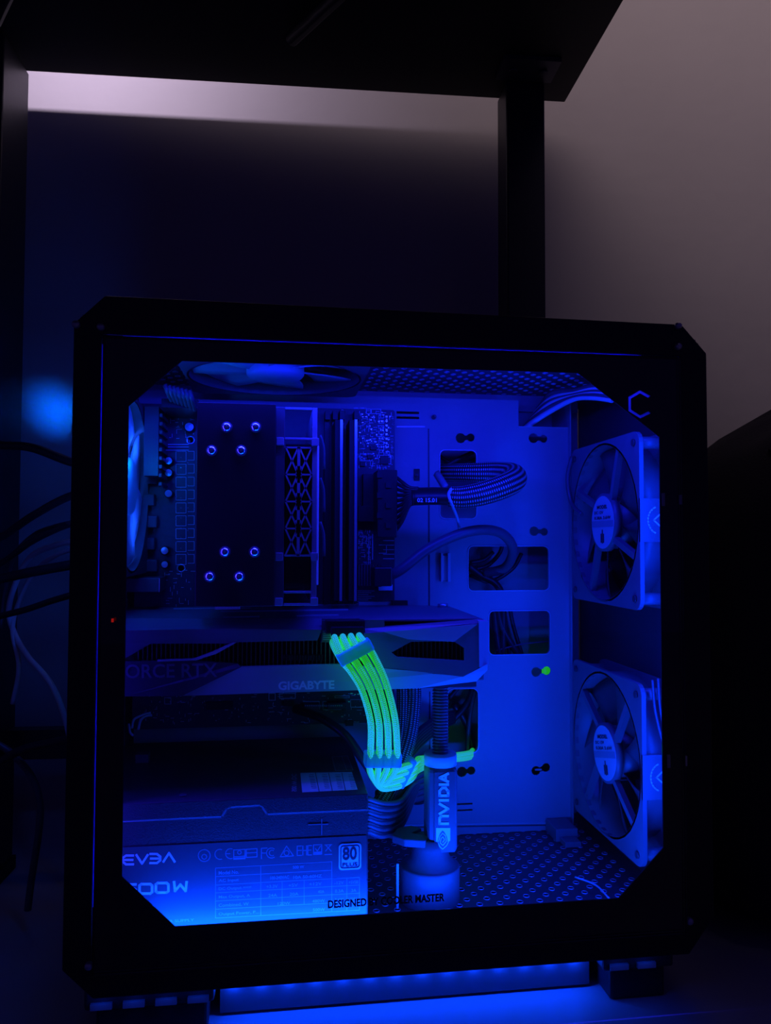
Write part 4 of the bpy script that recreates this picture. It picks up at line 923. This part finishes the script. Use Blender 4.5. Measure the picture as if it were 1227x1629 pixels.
b = MB(); b.tube([at(470, 1128, .100), at(510, 1142, .080), at(548, 1168, .065), at(575, 1205, .060), at(600, 1240, .064)], .0030, 8, 8); b.tube([at(490, 1136, .110), at(530, 1152, .085), at(560, 1185, .075), at(590, 1230, .072)], .0022, 8, 8); b.build('thick_lead', M['wire'], pc)
b = MB(); b.tube([at(640, 1276, .150), at(668, 1278, .160), at(690, 1268, .1630)], .0011, 6, 6); b.build('thin_lead', M['wire'], pc)
# small jumper wires, lower left of the board
jw = thing('jumper_wires', 'small looped jumper wires at the left end of the board below the card', 'wire', tuple(at(225, 1150, .10)))
for pts in ([(210, 1158), (213, 1145), (226, 1138), (240, 1134)], [(220, 1160), (224, 1146), (232, 1139), (242, 1138)], [(205, 1152), (207, 1165), (212, 1170)]):
    b = MB(); b.tube([at(u, v, .110-.0004*(v-1134)) for u, v in pts], .0009, 6, 6); b.build('wire', M['wirepale'], jw)
q = MB(); q.box(*sorted((at(218, 1165, .098).x, at(238, 1165, .098).x)), .094, .102, pZ1+.0004, pZ1+.006); q.build('jumper_plug', M['wiregrey'], jw)
# fan leads on the right wall
fw = thing('fan_wires', 'thin fan wires beside the front fans at the right', 'wire', (.235, .05, .2))
for k in range(5):
    b = MB(); b.tube([(.2425+k*.0035, .030-k*.001, .1985+k*.001), (.244+k*.0035, .029, .178), (.250+k*.0025, .0285, .155), (.259, .029, .140)], .0009, 6, 6); b.build('wire', M['wiregrey'], fw)
b = MB(); b.tube([(.236, .150, .358), (.233, .152, .340), (.2345, .148, .320), (.236, .130, .310)], .0018, 6, 6); b.build('wire', M['wiregrey'], fw)
b = MB(); b.tube([at(915, 1395, .06), at(948, 1408, .05), at(970, 1430, .035)], .0007, 6, 6); b.build('wire', M['labelprint'], fw)
# small bracket in the far lower corner
b = MB(); a = at(878, 1335, .150); c = at(912, 1303, .150); b.box(a.x, c.x, .140, .1640, .0537, .0537+.010); b.box(a.x+.003, c.x-.002, .128, .140, .0537, .058)
tag(b.build('drive_mount', M['plastic'], loc=(a.x, .15, .0537), bevel=.0006), 'small dark bracket in the far lower right corner of the case floor', 'bracket')

# ------------------------------------------------------------------ cables behind the case at the left
def outer_cable(pts, r, mt, label, grp=None):
    P = [at(*p) for p in pts]; q = MB(); q.tube(P, r, 10, 8); return tag(q.build('loose_cable', M[mt], loc=tuple(P[0])), label, 'cable', grp)
outer_cable([(-60, 700, .18), (0, 708, .17), (50, 712, .15), (105, 732, .13), (140, 742, .12), (168, 744, .12), (187, 745, .12)], .0033, 'wire', 'thick black cable arching in from the left edge, topmost behind the case')
outer_cable([(-60, 885, .18), (0, 856, .17), (50, 822, .15), (105, 792, .13), (140, 785, .12), (168, 787, .12), (187, 788, .12)], .0030, 'wire', 'black cable rising to the case from the left, second from the top')
outer_cable([(-60, 930, .18), (0, 898, .17), (50, 862, .15), (105, 836, .13), (140, 830, .12), (168, 832, .12), (187, 833, .12)], .0024, 'wire', 'thinner black cable rising to the case, just below the second')
outer_cable([(-60, 925, .15), (0, 920, .15), (50, 910, .14), (105, 900, .13), (140, 895, .12), (168, 897, .12), (187, 898, .12)], .0036, 'wire', 'thick black cable running nearly level into the case from the left edge')
outer_cable([(-20, 985, .16), (40, 970, .15), (85, 955, .14), (140, 940, .12), (168, 942, .12), (187, 943, .12)], .0024, 'wire', 'black cable below the level one at the left')
outer_cable([(187, 858, .12), (160, 858, .12), (125, 860, .13), (85, 868, .16), (50, 885, .19), (28, 920, .21), (14, 970, .22), (24, 1010, .22), (45, 1045, .20), (85, 1095, .18), (112, 1180, .18), (118, 1300, .18), (110, 1420, .19)], .0022, 'wirepale', 'pale cable hanging in a wide loop behind the case at the left')
outer_cable([(187, 868, .12), (160, 869, .12), (125, 871, .14), (88, 884, .17), (60, 905, .20), (35, 945, .22), (20, 1000, .22), (30, 1060, .21), (20, 1120, .21)], .0018, 'wirepale', 'thinner pale cable hanging inside the wide loop at the left')
outer_cable([(-10, 1180, .15), (20, 1200, .15), (50, 1235, .15), (63, 1275, .15), (62, 1320, .15), (50, 1400, .16), (44, 1448, .16)], .0026, 'wiregrey', 'grey cable curving down to the floor at the lower left')
outer_cable([(187, 824, .12), (150, 826, .12), (120, 830, .12), (85, 838, .15), (55, 850, .18), (25, 880, .2), (10, 930, .22), (0, 1000, .22)], .0016, 'wiregrey', 'thin grey cable between the black ones at the left')
outer_cable([(-20, 1225, .14), (30, 1195, .14), (80, 1182, .14), (120, 1175, .13)], .0030, 'wire', 'black cable crossing low behind the left edge of the case')

# ------------------------------------------------------------------ dark cloth bag at the right
def bagmesh():
    b = MB(); rows = []; n = 28; m_ = 20
    prof = [(.0, .62), (.06, .98), (.2, 1.05), (.4, 1.0), (.6, .95), (.8, .86), (.92, .66), (1.0, .2)]
    for i in range(m_):
        t_ = i/(m_-1); k = min(int(t_*(len(prof)-1)), len(prof)-2); f_ = t_*(len(prof)-1)-k
        h = prof[k][0]*(1-f_)+prof[k+1][0]*f_; r_ = prof[k][1]*(1-f_)+prof[k+1][1]*f_; row = []
        for j in range(n):
            a_ = 2*PI*j/n; wv = 1+.05*math.sin(5*a_+6*t_)+.03*math.sin(9*a_-11*t_)+.02*random.uniform(-1, 1)
            x = .155*r_*wv*math.cos(a_); y = .12*r_*wv*math.sin(a_)
            row.append((x, y, 1*.392*h+(.02*(x/.155+.6) if t_ > .5 else 0)*(t_-.5)*2+.006*math.sin(7*a_)*t_))
        rows.append(b.add(row))
    for a_, c_ in zip(rows, rows[1:]):
        for j in range(n): q = (j+1) % n; b.face((a_+j, a_+q, c_+q, c_+j), True)
    b.face([rows[-1]+j for j in range(n)]); b.face([rows[0]+j for j in reversed(range(n))])
    return b
bag = bagmesh(); t = thing('cloth_bag', 'dark slumped cloth bag on the floor right of the computer case', 'bag', (.455, .145, .001), local=True)
bag.build('body', M['cloth'], t)
b = MB(); b.tube([(-.08, -.05, .355), (-.05, -.06, .375), (.0, -.05, .385), (.04, -.02, .375)], .005, 8, 8); b.build('strap', M['cloth'], t)
b = MB(); b.box(-.004, .006, -.075, -.070, .338, .343); b.build('buckle', M['plasticlight'], t)

flush_text()
